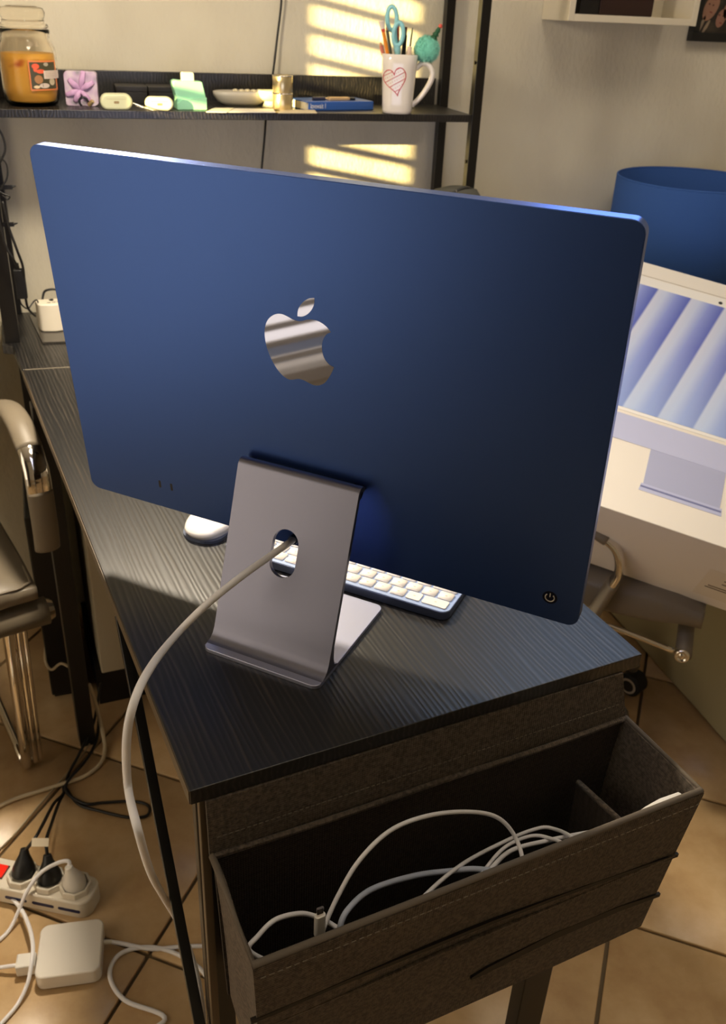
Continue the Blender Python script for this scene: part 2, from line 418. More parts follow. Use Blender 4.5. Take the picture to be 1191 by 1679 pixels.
def s2(p): return [(v.x, v.y) for v in smoothpts([(a, b, 0) for a, b in p], 4)][:-1]
LG = obj('logo', pprism(B(), s2(APPLE)+s2(BITE)+s2(ATOP), -.00015, .0003), mirror, comp); LG['label'] = 'mirror-silver bitten fruit emblem'
obj('logo_leaf', pprism(B(), s2(LEAF1)+s2(LEAF2), -.00015, .0003), mirror, LG)
for x in (-.1776, -.1627):
    obj('port', pprism(B(), rrect(x-.0014, x+.0014, .0245, .0335, .0013, 4), -.0001, .0003), mat('port_black', (4, 4, 5), .4), comp)
pb = obj('power_button', lathe(B(), [(0, 0), (.0068, 0), (.0068, .0003), (.0062, .0004), (0, .0002)], 28, MP @ Matrix.Translation((.2458, .0001, .0253)) @ Matrix.Rotation(pi/2, 4, 'X')), mat('button_navy', (16, 22, 44), .3, .6), comp)
bm = B(); arc = [MP @ V3(.2458+.0041*sin(a), -.0004, .0253+.0041*cos(a)) for a in [radians(42+(276)*i/18) for i in range(19)]]
tube(bm, arc, .00055, 6, 1); tube(bm, [MP @ V3(.2458, -.0004, .0262), MP @ V3(.2458, -.0004, .0302)], .00055, 6, 1)
obj('power_symbol', bm, mat('print_silver', (190, 182, 172), .4), pb)
# stand: foot and upright with the cable hole
SW = .0646; FD = .1502
foot = obj('stand_foot', prism(B(), rrect(-SW, SW, 0, FD, .008, 6), 0, .0045), silver_lit, comp, bevel=.0006)
prof = [(.0035, .0042), (.0100, .0046), (.0150, .0062), (.0190, .0095), (.0222, .0150), (.0262, .0265)]
bk0 = Vector((.0262, .0265)); bk1 = Vector((.0735, .1740)); dr = (bk1-bk0).normalized(); nn = Vector((dr.y, -dr.x)); T_ = .0052
topc = bk1+nn*.0078
curl = [topc+(-nn*cos(a)+dr*sin(a))*.0078 for a in [radians(x) for x in (0, 20, 40, 60, 80, 100, 120, 145)]]
curl_in = [topc+(-nn*cos(a)+dr*sin(a))*.0030 for a in [radians(x) for x in (145, 120, 90, 60, 30, 0)]]
P = prof + [tuple(c) for c in curl] + [tuple(c) for c in curl_in]
fr0 = bk0+nn*T_
P += [tuple(fr0+dr*.006), (fr0.x+.0012, .0160), (fr0.x+.0034, .0082), (fr0.x+.010, .0046), (fr0.x+.010, .0042)]
MX = Matrix(((0, 0, 1, 0), (1, 0, 0, 0), (0, 1, 0, 0), (0, 0, 0, 1)))   # profile (y,z) extruded along x
up_ = obj('stand_upright', prism(B(), P, -SW, SW, MX), silver, comp)
hc = Vector((.0265, .0265)) + dr*.0815
HR = .0138; HHt = .0240
cut = B()
cp = []
for a in range(0, 181, 15): cp.append((HR*cos(radians(a)), (HHt-HR)+HR*sin(radians(a))))
for a in range(180, 361, 15): cp.append((HR*cos(radians(a)), -(HHt-HR)+HR*sin(radians(a))))
MC = frame((-.001, hc.x-nn.x*.01, hc.y-nn.y*.01), V3(1, 0, 0), V3(0, dr.x, dr.y), V3(0, nn.x, nn.y))
cutter = obj('cutter', prism(cut, cp, 0, .03, MC), None)
bo = up_.modifiers.new('hole', 'BOOLEAN'); bo.object = cutter; bo.operation = 'DIFFERENCE'; bo.solver = 'EXACT'
cutter.parent = comp
bpy.context.view_layer.update()
nm = bpy.data.meshes.new_from_object(up_.evaluated_get(bpy.context.evaluated_depsgraph_get()))
up_.modifiers.clear(); up_.data = nm; bpy.data.objects.remove(cutter)
for p in nm.polygons: p.use_smooth = True
b_ = up_.modifiers.new('bevel', 'BEVEL'); b_.width = .0005; b_.segments = 2; b_.limit_method = 'ANGLE'; b_.angle_limit = radians(50)
up_.modifiers.new('wn', 'WEIGHTED_NORMAL')
bm = B(); tube(bm, [(-SW+.002, topc.x, topc.y-.0), (SW-.002, topc.x, topc.y)], .0062, 20, 1)
box(bm, -SW+.012, SW-.012, topc.x, YP-.004, topc.y-.004, topc.y+.005)
obj('hinge', bm, mat('hinge_dark', (30, 32, 38), .3, .8), comp, smooth=False)

# power cable from the computer down to the floor
plug_c = MI @ (MP @ V3(-.0135, 0, .012)); 
pa = MI @ (MP @ V3(-.0135, 0, .0135))
pa = onp(488, 879, MI @ MP @ V3(0, 0, 0), (MI.to_3x3() @ MP.to_3x3() @ V3(0, 1, 0)))
nb = (MI.to_3x3() @ MP.to_3x3() @ V3(0, -1, 0)).normalized()
hole_w = MI @ V3(-.001, hc.x, hc.y)
def onh(x, y, off): return onp(x, y, hole_w - W*0 + (MI.to_3x3() @ V3(0, -off, 0)), MI.to_3x3() @ V3(0, 1, 0))
pc = thing('power_cable', 'thick white woven cable leaving the computer stand and dropping off the desk edge', 'cable', loc=tuple(pa))
pts = [pa+nb*.004, onh(470, 893, -.012), onh(440, 914, .012), onh(395, 946, .05), onh(338, 992, .085), onh(290, 1040, .105), onp(250, 1090, A-U*.012, U), onp(222, 1145, A-U*.035, U),
       onp(208, 1210, A-U*.045, U), onp(210, 1290, A-U*.045, U), onp(226, 1360, A-U*.05, U), onp(247, 1430, A-U*.036, U), onp(268, 1470, A-U*.012, U), onp(292, 1512, A+U*.011, U),
       onp(313, 1565, A+U*.0115, U), onp(326, 1615, A+U*.0105, U), onp(333, 1668, A+U*.0105, U), onp(334, 1710, A+U*.010, U)]
e_ = pts[-1]
pts += [V3(e_.x-.005, e_.y+.01, .12), V3(-.005, e_.y+.06, .012), V3(-.03, .80, .004), atz(270, 1668, .0035), atz(205, 1640, .0035), atz(180, 1600, .0035), atz(196, 1565, .0035), atz(240, 1553, .0035), atz(285, 1562, .0035), atz(330, 1590, .008), V3(.07, .85, .01)]
obj('cord', tube(B(), pts, .0034, 12, 8), cablew, pc, smooth=True, local=False)
cl = obj('plug', tube(B(), [pa+nb*.0, pa+nb*.004, pa+(pts[1]-pa)*.45], .0052, 16, 2), mat('plug_blue_grey', (70, 92, 130), .35, .5), pc, smooth=True, local=False)
cl['label'] = 'blue-grey magnetic plug'

# ------------------------------------------------------------------ keyboard and mouse
MK = MI @ Matrix.Translation((0, 0, 0))
kb = thing('keyboard', 'pale blue compact keyboard with cream keys under the computer', 'keyboard', mw=MI @ Matrix.Translation((-.006, .160, 0)))
KX0, KX1, KY = -.140, .139, .115
bm = B(); prism(bm, rrect(KX0, KX1, 0, KY, .011, 6), .0008, .0072)
kc = obj('case', bm, mat('keyboard_case', (92, 100, 120), .35, .7), kb, bevel=.0008)
# slope: rear edge is highest, front is thin
for v in kc.data.vertices:
    if v.co.z > .003: v.co.z = .0108 - .055*v.co.y
obj('top_plate', (lambda b: prism(b, rrect(KX0+.0008, KX1-.0008, .0008, KY-.0008, .0102, 6), .0, .0006))(B()), mat('keyboard_plate', (176, 194, 226), .35, .4), kb)
tp = kb.children[-1]
for v in tp.data.vertices: v.co.z += .0108 - .055*v.co.y
keym = mat('key_cap', (236, 226, 208), .45); lgm = mat('key_legend', (205, 188, 160), .6)
kmesh = {}
def key(x0, x1, y0, y1):
    w_, h_ = round(x1-x0, 4), round(y1-y0, 4)
    if (w_, h_) not in kmesh:
        o = obj('key', prism(B(), rrect(0, w_, 0, h_, .0018, 3), 0, .0016), keym, kb, bevel=.0003, seg=1); kmesh[(w_, h_)] = o.data
    else:
        o = bpy.data.objects.new('key', kmesh[(w_, h_)]); COL.objects.link(o); o.parent = kb
    o.location = (x0, y0, .0114-.055*y0); o.rotation_euler.x = -.055
    q = obj('key_legend', box(B(), x0+w_/2-.0012, x0+w_/2+.0012, y0+h_/2-.0008, y0+h_/2+.0008, .01315-.055*(y0+h_/2), .01318-.055*(y0+h_/2)), lgm, None)
    q.parent = o; q.matrix_parent_inverse = o.matrix_basis.inverted()
PX = .0191; PY = .0181; gp = .0026; 
rows = [[1.62]+[1]*12+[1], [1]*13+[1.62], [1.62]+[1]*13, [1.85]+[1]*11+[1.77], [1.25]+[1]*11+[2.37], [1, 1, 1, 1.25, 5.1, 1.25, 1, 1, 1, 1]]
for ri, row in enumerate(rows):
    x = KX1-.0052; y = .0062+ri*(PY-.0006)
    tot = sum(row); sc = (KX1-KX0-.0104+gp)/(tot*PX)
    for kw in row:
        wd_ = kw*PX*sc
        key(x-wd_+gp, x, y, y+PY-gp-.0006); x -= wd_
ms = thing('mouse', 'white wireless mouse beside the lower left corner of the computer', 'mouse', mw=MI @ Matrix.Translation((-.190, .2215, 0)) @ Matrix.Rotation(.05, 4, 'Z'))
bm = B(); nr = 14
prev = None
outl = [(sin(t)*.0285*(1 if abs(cos(t)) < .9 else 1), 0) for t in (0,)]
def mring(sc, z, lift=0):
    r_ = []
    for i in range(40):
        a = 2*pi*i/40; k = 1/((abs(cos(a))**2.7+abs(sin(a))**2.7)**(1/2.7))
        yy = .0565*sc*k*sin(a)
        r_.append(bm.verts.new((.0285*sc*k*cos(a), yy, z-.0035*(yy/.0565)**2*lift)))
    return r_
rings = [mring(.90, .001), mring(.955, .006, .2), mring(.985, .0105, .8), mring(1.0, .0125, 1), mring(.97, .0155, 1), mring(.88, .0182, 1), mring(.7, .0203, 1), mring(.45, .0214, 1), mring(.2, .0218, 1)]
for a, b in zip(rings, rings[1:]):
    for i in range(40): bm.faces.new((a[i], a[(i+1) % 40], b[(i+1) % 40], b[i]))
bm.faces.new(rings[-1]); bm.faces.new(rings[0][::-1])
obj('shell', bm, mat('mouse_white', (238, 232, 222), .12, coat=.6), ms, smooth=True)
obj('base', prism(B(), [(x*.94, y*.97) for x, y in rrect(-.0285, .0285, -.0565, .0565, .022, 6)], .0002, .0040), mat('mouse_base', (120, 128, 150), .3, .8), ms)

# ------------------------------------------------------------------ hanging organiser
og = thing('hanging_organiser', 'charcoal fabric organiser hanging open from the short end of the desk', 'organiser', (A.x, A.y, 0), DA)
ou0, ou1 = .0125, .463; ZR = .662; OD = .114; ZB = .462
def lay(name, quads, mt, th=.003, bev=.0008, parent=og):
    bm = B()
    for q in quads: box(bm, *q)
    return obj(name, bm, mt, parent, bevel=bev)
def quadslab(name, pts4, n, th, mt, parent=og, sub=1, wob=0.):
    """slab from 4 corner points (local), thickness along n, gently waved cloth"""
    a, b, c, d = [Vector(p) for p in pts4]; n = Vector(n).normalized(); bm = B(); G = []
    nu, nv = 16, 8
    for s in (0, 1):
        g = []
        for i in range(nu+1):
            r_ = []
            for j in range(nv+1):
                u_, v_ = i/nu, j/nv
                p = a.lerp(b, u_).lerp(d.lerp(c, u_), v_)
                wv = wob*(sin(3.1*u_*pi+.6)*sin(pi*v_)+.4*sin(7*u_+3*v_))
                r_.append(bm.verts.new(p+n*(th*s+wv)))
            g.append(r_)
        G.append(g)
    for s in (0, 1):
        for i in range(nu):
            for j in range(nv):
                f = (G[s][i][j], G[s][i+1][j], G[s][i+1][j+1], G[s][i][j+1]); bm.faces.new(f if s else f[::-1])
    for i in range(nu):
        for j in (0, nv): bm.faces.new((G[0][i][j], G[0][i+1][j], G[1][i+1][j], G[1][i][j]))
    for j in range(nv):
        for i in (0, nu): bm.faces.new((G[0][i][j], G[0][i][j+1], G[1][i][j+1], G[1][i][j]))
    return obj(name, bm, mt, parent, smooth=False, bevel=0)
fb = -.0045
flap = quadslab('top_flap', [(ou0, .0015, .7238), (ou1-.015, .0015, .7238), (ou1, -.001, ZR), (ou0, -.001, ZR)], (0, -1, 0), .003, felt, wob=.0006)
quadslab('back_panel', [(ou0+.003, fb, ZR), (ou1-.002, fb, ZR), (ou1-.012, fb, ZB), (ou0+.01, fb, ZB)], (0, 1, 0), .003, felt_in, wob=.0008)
fx0, fx1 = ou0-.001, ou1
fp = quadslab('front_panel', [(fx0, -OD, ZR), (fx1, -OD, ZR), (fx1-.015, -OD+.014, ZB-.004), (fx0+.01, -OD+.014, ZB-.004)], (0, -1, .05), .004, felt, wob=.0012)
quadslab('side_panel', [(ou0+.002, fb, ZR), (fx0+.001, -OD, ZR), (fx0+.012, -OD+.014, ZB), (ou0+.012, fb, ZB)], (1, 0, 0), .003, felt, wob=.002)
quadslab('side_panel', [(ou1-.001, fb, ZR), (fx1-.001, -OD, ZR), (fx1-.016, -OD+.014, ZB), (ou1-.013, fb, ZB)], (-1, 0, 0), .003, felt, wob=.0015)
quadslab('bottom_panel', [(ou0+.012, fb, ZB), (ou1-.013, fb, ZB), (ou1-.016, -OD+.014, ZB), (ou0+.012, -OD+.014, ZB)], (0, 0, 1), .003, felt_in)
# rim piping and fold
bm = B(); rr = .0032
tube(bm, [(ou0+.002, fb, ZR), (fx0+.001, -OD-.001, ZR+.0015), (fx1-.001, -OD-.001, ZR+.0015), (ou1-.001, fb, ZR)], rr, 8, 1)
obj('rim_piping', bm, mat('rim_cloth', (100, 90, 78), .9), og, smooth=True)
bm = B(); tube(bm, [(ou0+.001, fb-.001, ZR), (.12, fb-.0035, ZR+.001), (.25, fb-.002, ZR), (.36, fb-.004, ZR+.001), (ou1-.001, fb-.001, ZR)], .0028, 8, 8); obj('fold', bm, felt, og, smooth=True)
# stitches along rim and flap
def stitches(name, p, q, n, ln, out, mt, par):
    p = Vector(p); q = Vector(q); bm = B(); st = (q-p)/n; d = st.normalized()
    for i in range(n):
        c = p+st*(i+.5)+Vector(out); tube(bm, [c-d*ln/2, c+d*ln/2], .00045, 5, 1)
    o = obj(name, bm, mt, par); o['kind'] = 'stuff'; return o
thr = mat('thread', (118, 108, 94), .8)
stitches('stitching', (fx0+.004, -OD-.0062, ZR-.010), (fx1-.004, -OD-.0062, ZR-.010), 64, .0042, (0, 0, 0), thr, fp)
stitches('stitching', (ou0+.006, -.0050, ZR+.021), (ou1-.014, -.0050, ZR+.023), 80, .0032, (0, 0, 0), thr, flap)
# dark straps across the front
def fz(z, o=.0058):  # front surface at height z
    t = (ZR-z)/(ZR-ZB); return -OD+.014*t-o
strapm = mat('dark_strap', (26, 20, 17), .6)
def strap(pts, w_):
    bm = B(); prev = None
    for u_, z in pts:
        w2 = w_ if isinstance(w_, float) else w_[pts.index((u_, z))]
        vs = [bm.verts.new((u_, fz(z+w2/2), z+w2/2)), bm.verts.new((u_, fz(z-w2/2), z-w2/2)), bm.verts.new((u_, fz(z+w2/2)+.003, z+w2/2)), bm.verts.new((u_, fz(z-w2/2)+.003, z-w2/2))]
        if prev:
            bm.faces.new((prev[0], prev[1], vs[1], vs[0])); bm.faces.new((prev[2], vs[2], vs[3], prev[3]))
            bm.faces.new((prev[0], vs[0], vs[2], prev[2])); bm.faces.new((prev[1], prev[3], vs[3], vs[1]))
        else: bm.faces.new(vs)
        prev = vs
    bm.faces.new(prev)
    return obj('strap', bm, strapm, og)
strap([(.010, .592), (.09, .594), (.236, .592), (.34, .586), (.4595, .573)], .005)
strap([(.228, .508), (.245, .511), (.32, .520), (.40, .518), (.456, .510)], [.004, .010, .012, .009, .005])
lay('pocket_edge', [(.02, .455, fz(.575)-.0005, fz(.575)+.003, .574, .577)], felt)
# inner divider
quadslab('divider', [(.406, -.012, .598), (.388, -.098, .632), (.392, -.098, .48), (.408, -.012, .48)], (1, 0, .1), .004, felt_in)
obj('divider_edge', tube(B(), [(.408, -.012, .598), (.390, -.098, .632)], .0030, 8, 1), felt, og, smooth=True)

# cables inside the organiser
def cable(pts, r, label, mt=cablew, name='charging_cable', group=None, cat='cable', n=10, k=8):
    o = obj(name, tube(B(), pts, r, n, k), mt, smooth=True); return tag(o, label, cat, group)
def oc(lst): return [onv(x, y, v) for x, y, v in lst]
def low(p, dz, du=0): return p + V3(0, 0, -dz) + U*du
c = oc([(522, 1560, -.088), (530, 1525, -.082), (555, 1468, -.07), (590, 1410, -.06), (640, 1362, -.05), (700, 1338, -.05), (765, 1331, -.05), (815, 1340, -.055), (845, 1372, -.068), (858, 1420, -.088)])
cable([low(c[0], .05)]+c+[low(c[-1], .05)], .0020, 'large loop of thin white cable arching highest inside the organiser')
c = oc([(563, 1545, -.09), (558, 1520, -.088), (572, 1490, -.08), (610, 1458, -.066), (680, 1436, -.06), (740, 1428, -.062), (785, 1425, -.072), (820, 1436, -.088)])
cable([low(c[0], .04)]+c+[low(c[-1], .05, .02)], .0026, 'pale blue-grey cable loop in the middle of the organiser', cableb)
c = oc([(410, 1560, -.088), (424, 1534, -.082), (452, 1508, -.075), (490, 1498, -.07), (516, 1502, -.072), (545, 1516, -.08), (562, 1536, -.09)])
cable([low(c[0], .04, .03)]+c+[low(c[-1], .05)], .0021, 'thin white cable arch at the left end of the organiser')
c = oc([(684, 1490, -.09), (710, 1456, -.078), (760, 1416, -.06), (815, 1386, -.05), (870, 1362, -.04), (905, 1358, -.045), (945, 1384, -.08)])
cable([low(c[0], .05)]+c+[low(c[-1], .06)], .0019, 'thin white cable arch rising behind the pale blue loop')
c = oc([(785, 1448, -.085), (800, 1420, -.07), (830, 1388, -.056), (870, 1371, -.05), (900, 1374, -.06), (926, 1390, -.078)])
cable([low(c[0], .05)]+c+[low(c[-1], .05)], .0018, 'short thin white cable arch left of the organiser divider')
c = oc([(792, 1446, -.086), (806, 1424, -.076), (840, 1394, -.062), (900, 1378, -.06), (960, 1366, -.068), (1004, 1360, -.082), (1030, 1358, -.096)])
cable([low(c[0], .05)]+c+[low(c[-1], .03, .02)], .0022, 'white cable running right towards the organiser divider')
# usb-c plug standing up
p0, p1, p2 = onv(524, 1545, -.092), onv(524, 1531, -.090), onv(525, 1500, -.088)
us = thing('plug_lead', 'white plug with a bare metal tip standing up in the organiser', 'plug', loc=tuple(p0))
ax = (p2-p1).normalized()
Mu = frame(p1, U, ax.cross(U).normalized(), ax)
obj('grip', prism(B(), rrect(-.0048, .0048, -.003, .003, .0026, 4), 0, (p2-p1).length, Mu), white, us, local=False, bevel=.0005)
obj('metal_tip', prism(B(), rrect(-.0030, .0030, -.0012, .0012, .0011, 4), 0, .0075, Mu @ Matrix.Translation((0, 0, (p2-p1).length))), chrome, us, local=False)
obj('lead', tube(B(), [p1+ax*.001, p0, low(p0, .03)], .0018, 8, 4), cablew, us, smooth=True, local=False)
# white flat thing at the right end
wp0 = onv(1050, 1330, -.107); wp1 = onv(1120, 1301, -.107)
bm = B()
Lx = (wp1-wp0).length; MxW = frame(wp0, (wp1-wp0).normalized(), W, (wp1-wp0).normalized().cross(W))
pr = [(0, -.08), (Lx, -.08), (Lx+.002, -.004), (Lx-.002, -.0005), (Lx*.5, .0012), (.01, -.002), (0, -.006)]
prism(bm, pr, -.004, .0015, frame(wp0, (wp1-wp0).normalized(), V3(0, 0, 1), (wp1-wp0).normalized().cross(V3(0, 0, 1))))
tag(obj('white_case', bm, white, bevel=.001), 'thin white case tucked behind the front rim at the right end of the organiser', 'case')

# ------------------------------------------------------------------ on the floor: power strip
ps0 = atz(0, 1424, .042); ps1 = atz(128, 1450, .042); sx = (ps1-ps0); sx.z = 0; sx.normalize(); sy = V3(-sx.y, sx.x, 0)
psend = atz(160, 1462, .04)
Ms = frame(V3(psend.x, psend.y, 0)-sx*.004+sy*.002, sx, sy, V3(0, 0, 1))
strip = thing('power_strip', 'white power strip on the tiles with a red switch and three plugs', 'power strip', mw=Ms)
SWd = .028
obj('housing', prism(B(), rrect(-.30, -.002, -SWd, SWd, .02, 8), .0, .036), mat('strip_white', (228, 220, 204), .35), strip, bevel=.004, seg=3)
sock = []
for i, cx_ in enumerate((-.035, -.080, -.127)):
    s = obj('socket', lathe(B(), [(0, .034), (.0185, .034), (.0195, .036), (.021, .046), (.0235, .047), (.0255, .046), (.026, .034), (.0262, .02)], 8 if True else 32, Matrix.Translation((cx_, .001, 0)) @ Matrix.Rotation(pi/8, 4, 'Z')), mat('strip_white', (228, 220, 204), .35), strip, bevel=.001)
    sock.append(Ms @ V3(cx_, .001, .036))
    obj('side_slot', prism(B(), rrect(cx_-.019, cx_+.019, .014, .0205, .0032, 4), SWd-.0005, SWd+.0006, Matrix.Rotation(pi/2, 4, 'X')), mat('navy_slot', (20, 34, 84), .4), strip)
sw_ = obj('switch', box(B(), -.176, -.158, -.012, .014, .034, .0375), mat('switch_frame', (40, 20, 16), .5), strip)
obj('rocker', box(B(), -.1745, -.1595, -.0105, .0125, .036, .0405), mat('red_switch', (222, 38, 22), .3, emit=(255, 40, 20), power=.35), sw_, bevel=.001)
# plugs
def plug(base, lean, label, mt, cord, r):
    t = thing('mains_plug', label, 'plug', loc=tuple(base))
    zz = V3(lean[0], lean[1], 1).normalized()
    xx = V3(1, 0, 0).cross(zz).normalized(); Mq = frame(base, xx, zz.cross(xx), zz)
    obj('plug_body', lathe(B(), [(0, 0), (.017, 0), (.0185, .004), (.0178, .016), (.0135, .026), (.0085, .036), (.0062, .046), (0, .047)], 14, Mq), mt, t, local=False, bevel=.001)
    o = obj('cord', tube(B(), [base+zz*.040]+cord, r, 10, 8), mt if mt is not white else cablew, t, smooth=True, local=False)
    return t
kp = mat('black_plug', (17, 16, 16), .42)
plug(sock[2], (.15, .55), 'left black mains plug in the power strip, nearest the red switch', kp,
     [atz(57, 1375, .10), atz(70, 1352, .085), atz(88, 1318, .03), atz(104, 1300, .006), atz(112, 1270, .006), atz(128, 1240, .01), atz(142, 1212, .02), atz(155, 1180, .04), atz(165, 1120, .1)], .0028)
plug(sock[1], (.0, .5), 'middle black mains plug, half under the white cord of the strip', kp,
     [atz(76, 1378, .09), atz(84, 1352, .07), atz(96, 1318, .02), atz(104, 1302, .006), atz(106, 1290, .004), atz(128, 1318, .004), atz(165, 1330, .004), atz(210, 1340, .004), atz(240, 1338, .004), atz(244, 1322, .004), atz(220, 1314, .004),
      atz(170, 1316, .004), atz(140, 1318, .006), atz(110, 1300, .009), atz(112, 1280, .012), atz(140, 1248, .01), atz(158, 1215, .01), atz(162, 1180, .02)], .0028)
plug(sock[0], (-.15, .1), 'round white mains plug at the right end of the power strip', white,
     [atz(112, 1412, .085), atz(92, 1416, .08), atz(66, 1432, .065), atz(44, 1462, .045), atz(30, 1495, .02), atz(15, 1525, .004), atz(-6, 1545, .004), atz(-30, 1560, .004)], .0032)
tg0 = atz(66, 1381, .098)
tag(obj('cable_tag', box(B(), -.0135, .0135, -.0006, .0006, -.0065, .0065, Matrix.Translation(tg0) @ Matrix.Rotation(-.25, 4, 'Z') @ Matrix.Rotation(-.7, 4, 'X')), mat('tag_paper', (226, 214, 190), .7)), 'small cream paper tag wrapped round the two black cords', 'tag')
# power adapter
ax0, ax1, ax2, ax3 = [atz(*q, .029) for q in ((63, 1520), (160, 1507), (172, 1588), (63, 1602))]
cen = (ax0+ax1+ax2+ax3)/4; axx = ((ax1-ax0)+(ax2-ax3)); axx.z = 0; axx.normalize(); ayy = V3(-axx.y, axx.x, 0)
Ma = frame(V3(cen.x, cen.y, 0), axx, ayy, V3(0, 0, 1))
adp = thing('power_adapter', 'square white power adapter lying on the floor tiles', 'power adapter', mw=Ma)
obj('brick', prism(B(), rrect(-.0475, .0475, -.0455, .0455, .013, 8), .0005, .029), mat('adapter_white', (236, 230, 220), .18), adp, bevel=.003, seg=4)
obj('strain_relief', tube(B(), [(.046, .012, .015), (.060, .012, .013)], .0036, 12, 1), whitem, adp)
cn = obj('cord', tube(B(), [Ma @ V3(.058, .012, .013), Ma @ V3(.075, .010, .008), atz(250, 1556, .0036), atz(300, 1552, .0036), atz(345, 1552, .0036), atz(380, 1560, .0036)], .0033, 10, 8), cablew, adp, smooth=True, local=False)
en = atz(45, 1580, .016)
ec = thing('mains_connector', 'boxy white connector pushed into the left side of the power adapter', 'connector', mw=frame(V3(en.x, en.y, 0), axx, ayy, V3(0, 0, 1)))
obj('housing', box(B(), -.0155, .013, -.012, .012, .004, .026), white, ec, bevel=.0025, seg=3)
obj('cord', tube(B(), [en+V3(-.012, 0, .001), atz(10, 1585, .014), atz(-20, 1590, .006), atz(-60, 1600, .004)], .0030, 10, 8), cablew, ec, smooth=True, local=False)
cable([atz(-30, 1435, .004), atz(-5, 1452, .006), atz(14, 1468, .010), atz(34, 1490, .020), atz(48, 1520, .030), atz(54, 1550, .034), atz(52, 1575, .032), atz(46, 1610, .018), atz(30, 1645, .006), atz(8, 1672, .004), atz(-20, 1700, .004)], .0031,
      'white cord curving over the boxy connector beside the power adapter', name='extension_cable')
cable([atz(-20, 1332, .004), atz(20, 1312, .0045), atz(62, 1298, .0045), atz(100, 1286, .0045), atz(140, 1272, .0045), atz(166, 1250, .0045), atz(172, 1225, .006), atz(166, 1190, .03), atz(156, 1150, .08), atz(146, 1122, .13)], .0038,
      'beige cable crossing the floor left of the desk and climbing to the white cabinet', mat('beige_cable', (206, 190, 160), .5), 'floor_cable')
cable([atz(80, 955, .2), atz(90, 985, .16), atz(78, 1040, .14), atz(74, 1080, .11), atz(84, 1098, .09), atz(100, 1088, .10), atz(118, 1096, .10)], .0028,
      'thin beige cable dangling behind the left chair arm', mat('beige_cable', (206, 190, 160), .5), 'hanging_cable')
cable([atz(160, 1200, .004), atz(130, 1245, .004), atz(95, 1285, .004), atz(60, 1325, .004), atz(20, 1372, .004), atz(-10, 1400, .004)], .0015, 'thin pale wire running across the tiles towards the power strip', mat('grey_wire', (170, 155, 125), .5), 'thin_wire')
# white cabinet under the desk
cb = thing('white_cabinet', 'white cabinet on a black plinth under the desk', 'cabinet', (.02, 1.66, 0), .10)
obj('carcass', box(B(), -.09, .24, -.12, .16, .09, .58), mat('cabinet_white', (200, 190, 168), .5), cb, bevel=.003)
obj('plinth', box(B(), -.10, .22, -.105, .15, .0, .09), black, cb)
# dark computer tower behind the middle leg
tw = thing('computer_tower', 'black computer tower in the shadow left of the white cabinet', 'computer tower', (-.20, 1.70, 0), .05)
obj('case', box(B(), .03, .10, -.12, .17, .01, .44), black, tw, bevel=.004)
obj('foot', box(B(), .035, .095, -.11, -.08, 0, .012), rubber, tw)
obj('foot', box(B(), .035, .095, .12, .15, 0, .012), rubber, tw)

# ------------------------------------------------------------------ chairs
def arm_parts(t, s, arm):
    # arm: path of (forward, z) in the side plane; upper sleeve, chrome link, lower sleeve
    x = s*.262
    up3, link, low3 = arm
    def pp(l): return [(x, a, b) for a, b in l]
    obj('arm_bar', tube(B(), pp(up3[:1]+up3[1:]+link[1:-1]+low3), .0200, 16, 8, sy=.42, up=(0, 0, 1)), chrome, t, smooth=True)
    obj('arm_sleeve', tube(B(), pp(up3), .0205, 18, 8, sy=.55, up=(0, 0, 1)), leather, t, smooth=True)
    obj('arm_sleeve', tube(B(), pp(low3), .0205, 18, 8, sy=.55, up=(0, 1, 0)), leather, t, smooth=True)
def cushion(name, x0, x1, y0, y1, z0, z1, t, M=None, r=.03, puff=.012):
    bm = B(); n = 14; m_ = 14; G = []
    for s in (1, -1):
        g = []
        for i in range(n+1):
            row = []
            for j in range(m_+1):
                u_ = -cos(pi*i/n); v_ = -cos(pi*j/m_)
                d = (abs(u_)**8+abs(v_)**8)**(1/8)
                f = max(0, 1-d**6)**.5
                k = 1
                if d > 1e-6:
                    dd = (abs(u_)**7+abs(v_)**7)**(1/7); k = d/dd if dd > 0 else 1
                X = (x0+x1)/2+(x1-x0)/2*u_*min(1, k); Y = (y0+y1)/2+(y1-y0)/2*v_*min(1, k)
                zc = (z0+z1)/2; Z = zc+s*((z1-z0)/2)*(.35+.65*f)+s*puff*(1-abs(u_)**2.)*(1-abs(v_)**2)*.5
                row.append(bm.verts.new((X, Y, Z)))
            g.append(row)
        G.append(g)
    for s in (0, 1):
        for i in range(n):
            for j in range(m_):
                f = (G[s][i][j], G[s][i+1][j], G[s][i+1][j+1], G[s][i][j+1]); bm.faces.new(f if s == 0 else f[::-1])
    for i in range(n):
        for j in (0, m_): bm.faces.new((G[0][i][j], G[0][i+1][j], G[1][i+1][j], G[1][i][j]))
    for j in range(m_):
        for i in (0, n): bm.faces.new((G[0][i][j], G[0][i][j+1], G[1][i][j+1], G[1][i][j]))
    if M is not None:
        for v in bm.verts: v.co = M @ v.co
    return obj(name, bm, leather, t, smooth=True)
def fwd_frame(P, az):  # local +Y forward
    f_ = V3(cos(radians(az)), sin(radians(az)), 0); r_ = V3(f_.y, -f_.x, 0)
    return frame(P, r_, f_, V3(0, 0, 1))
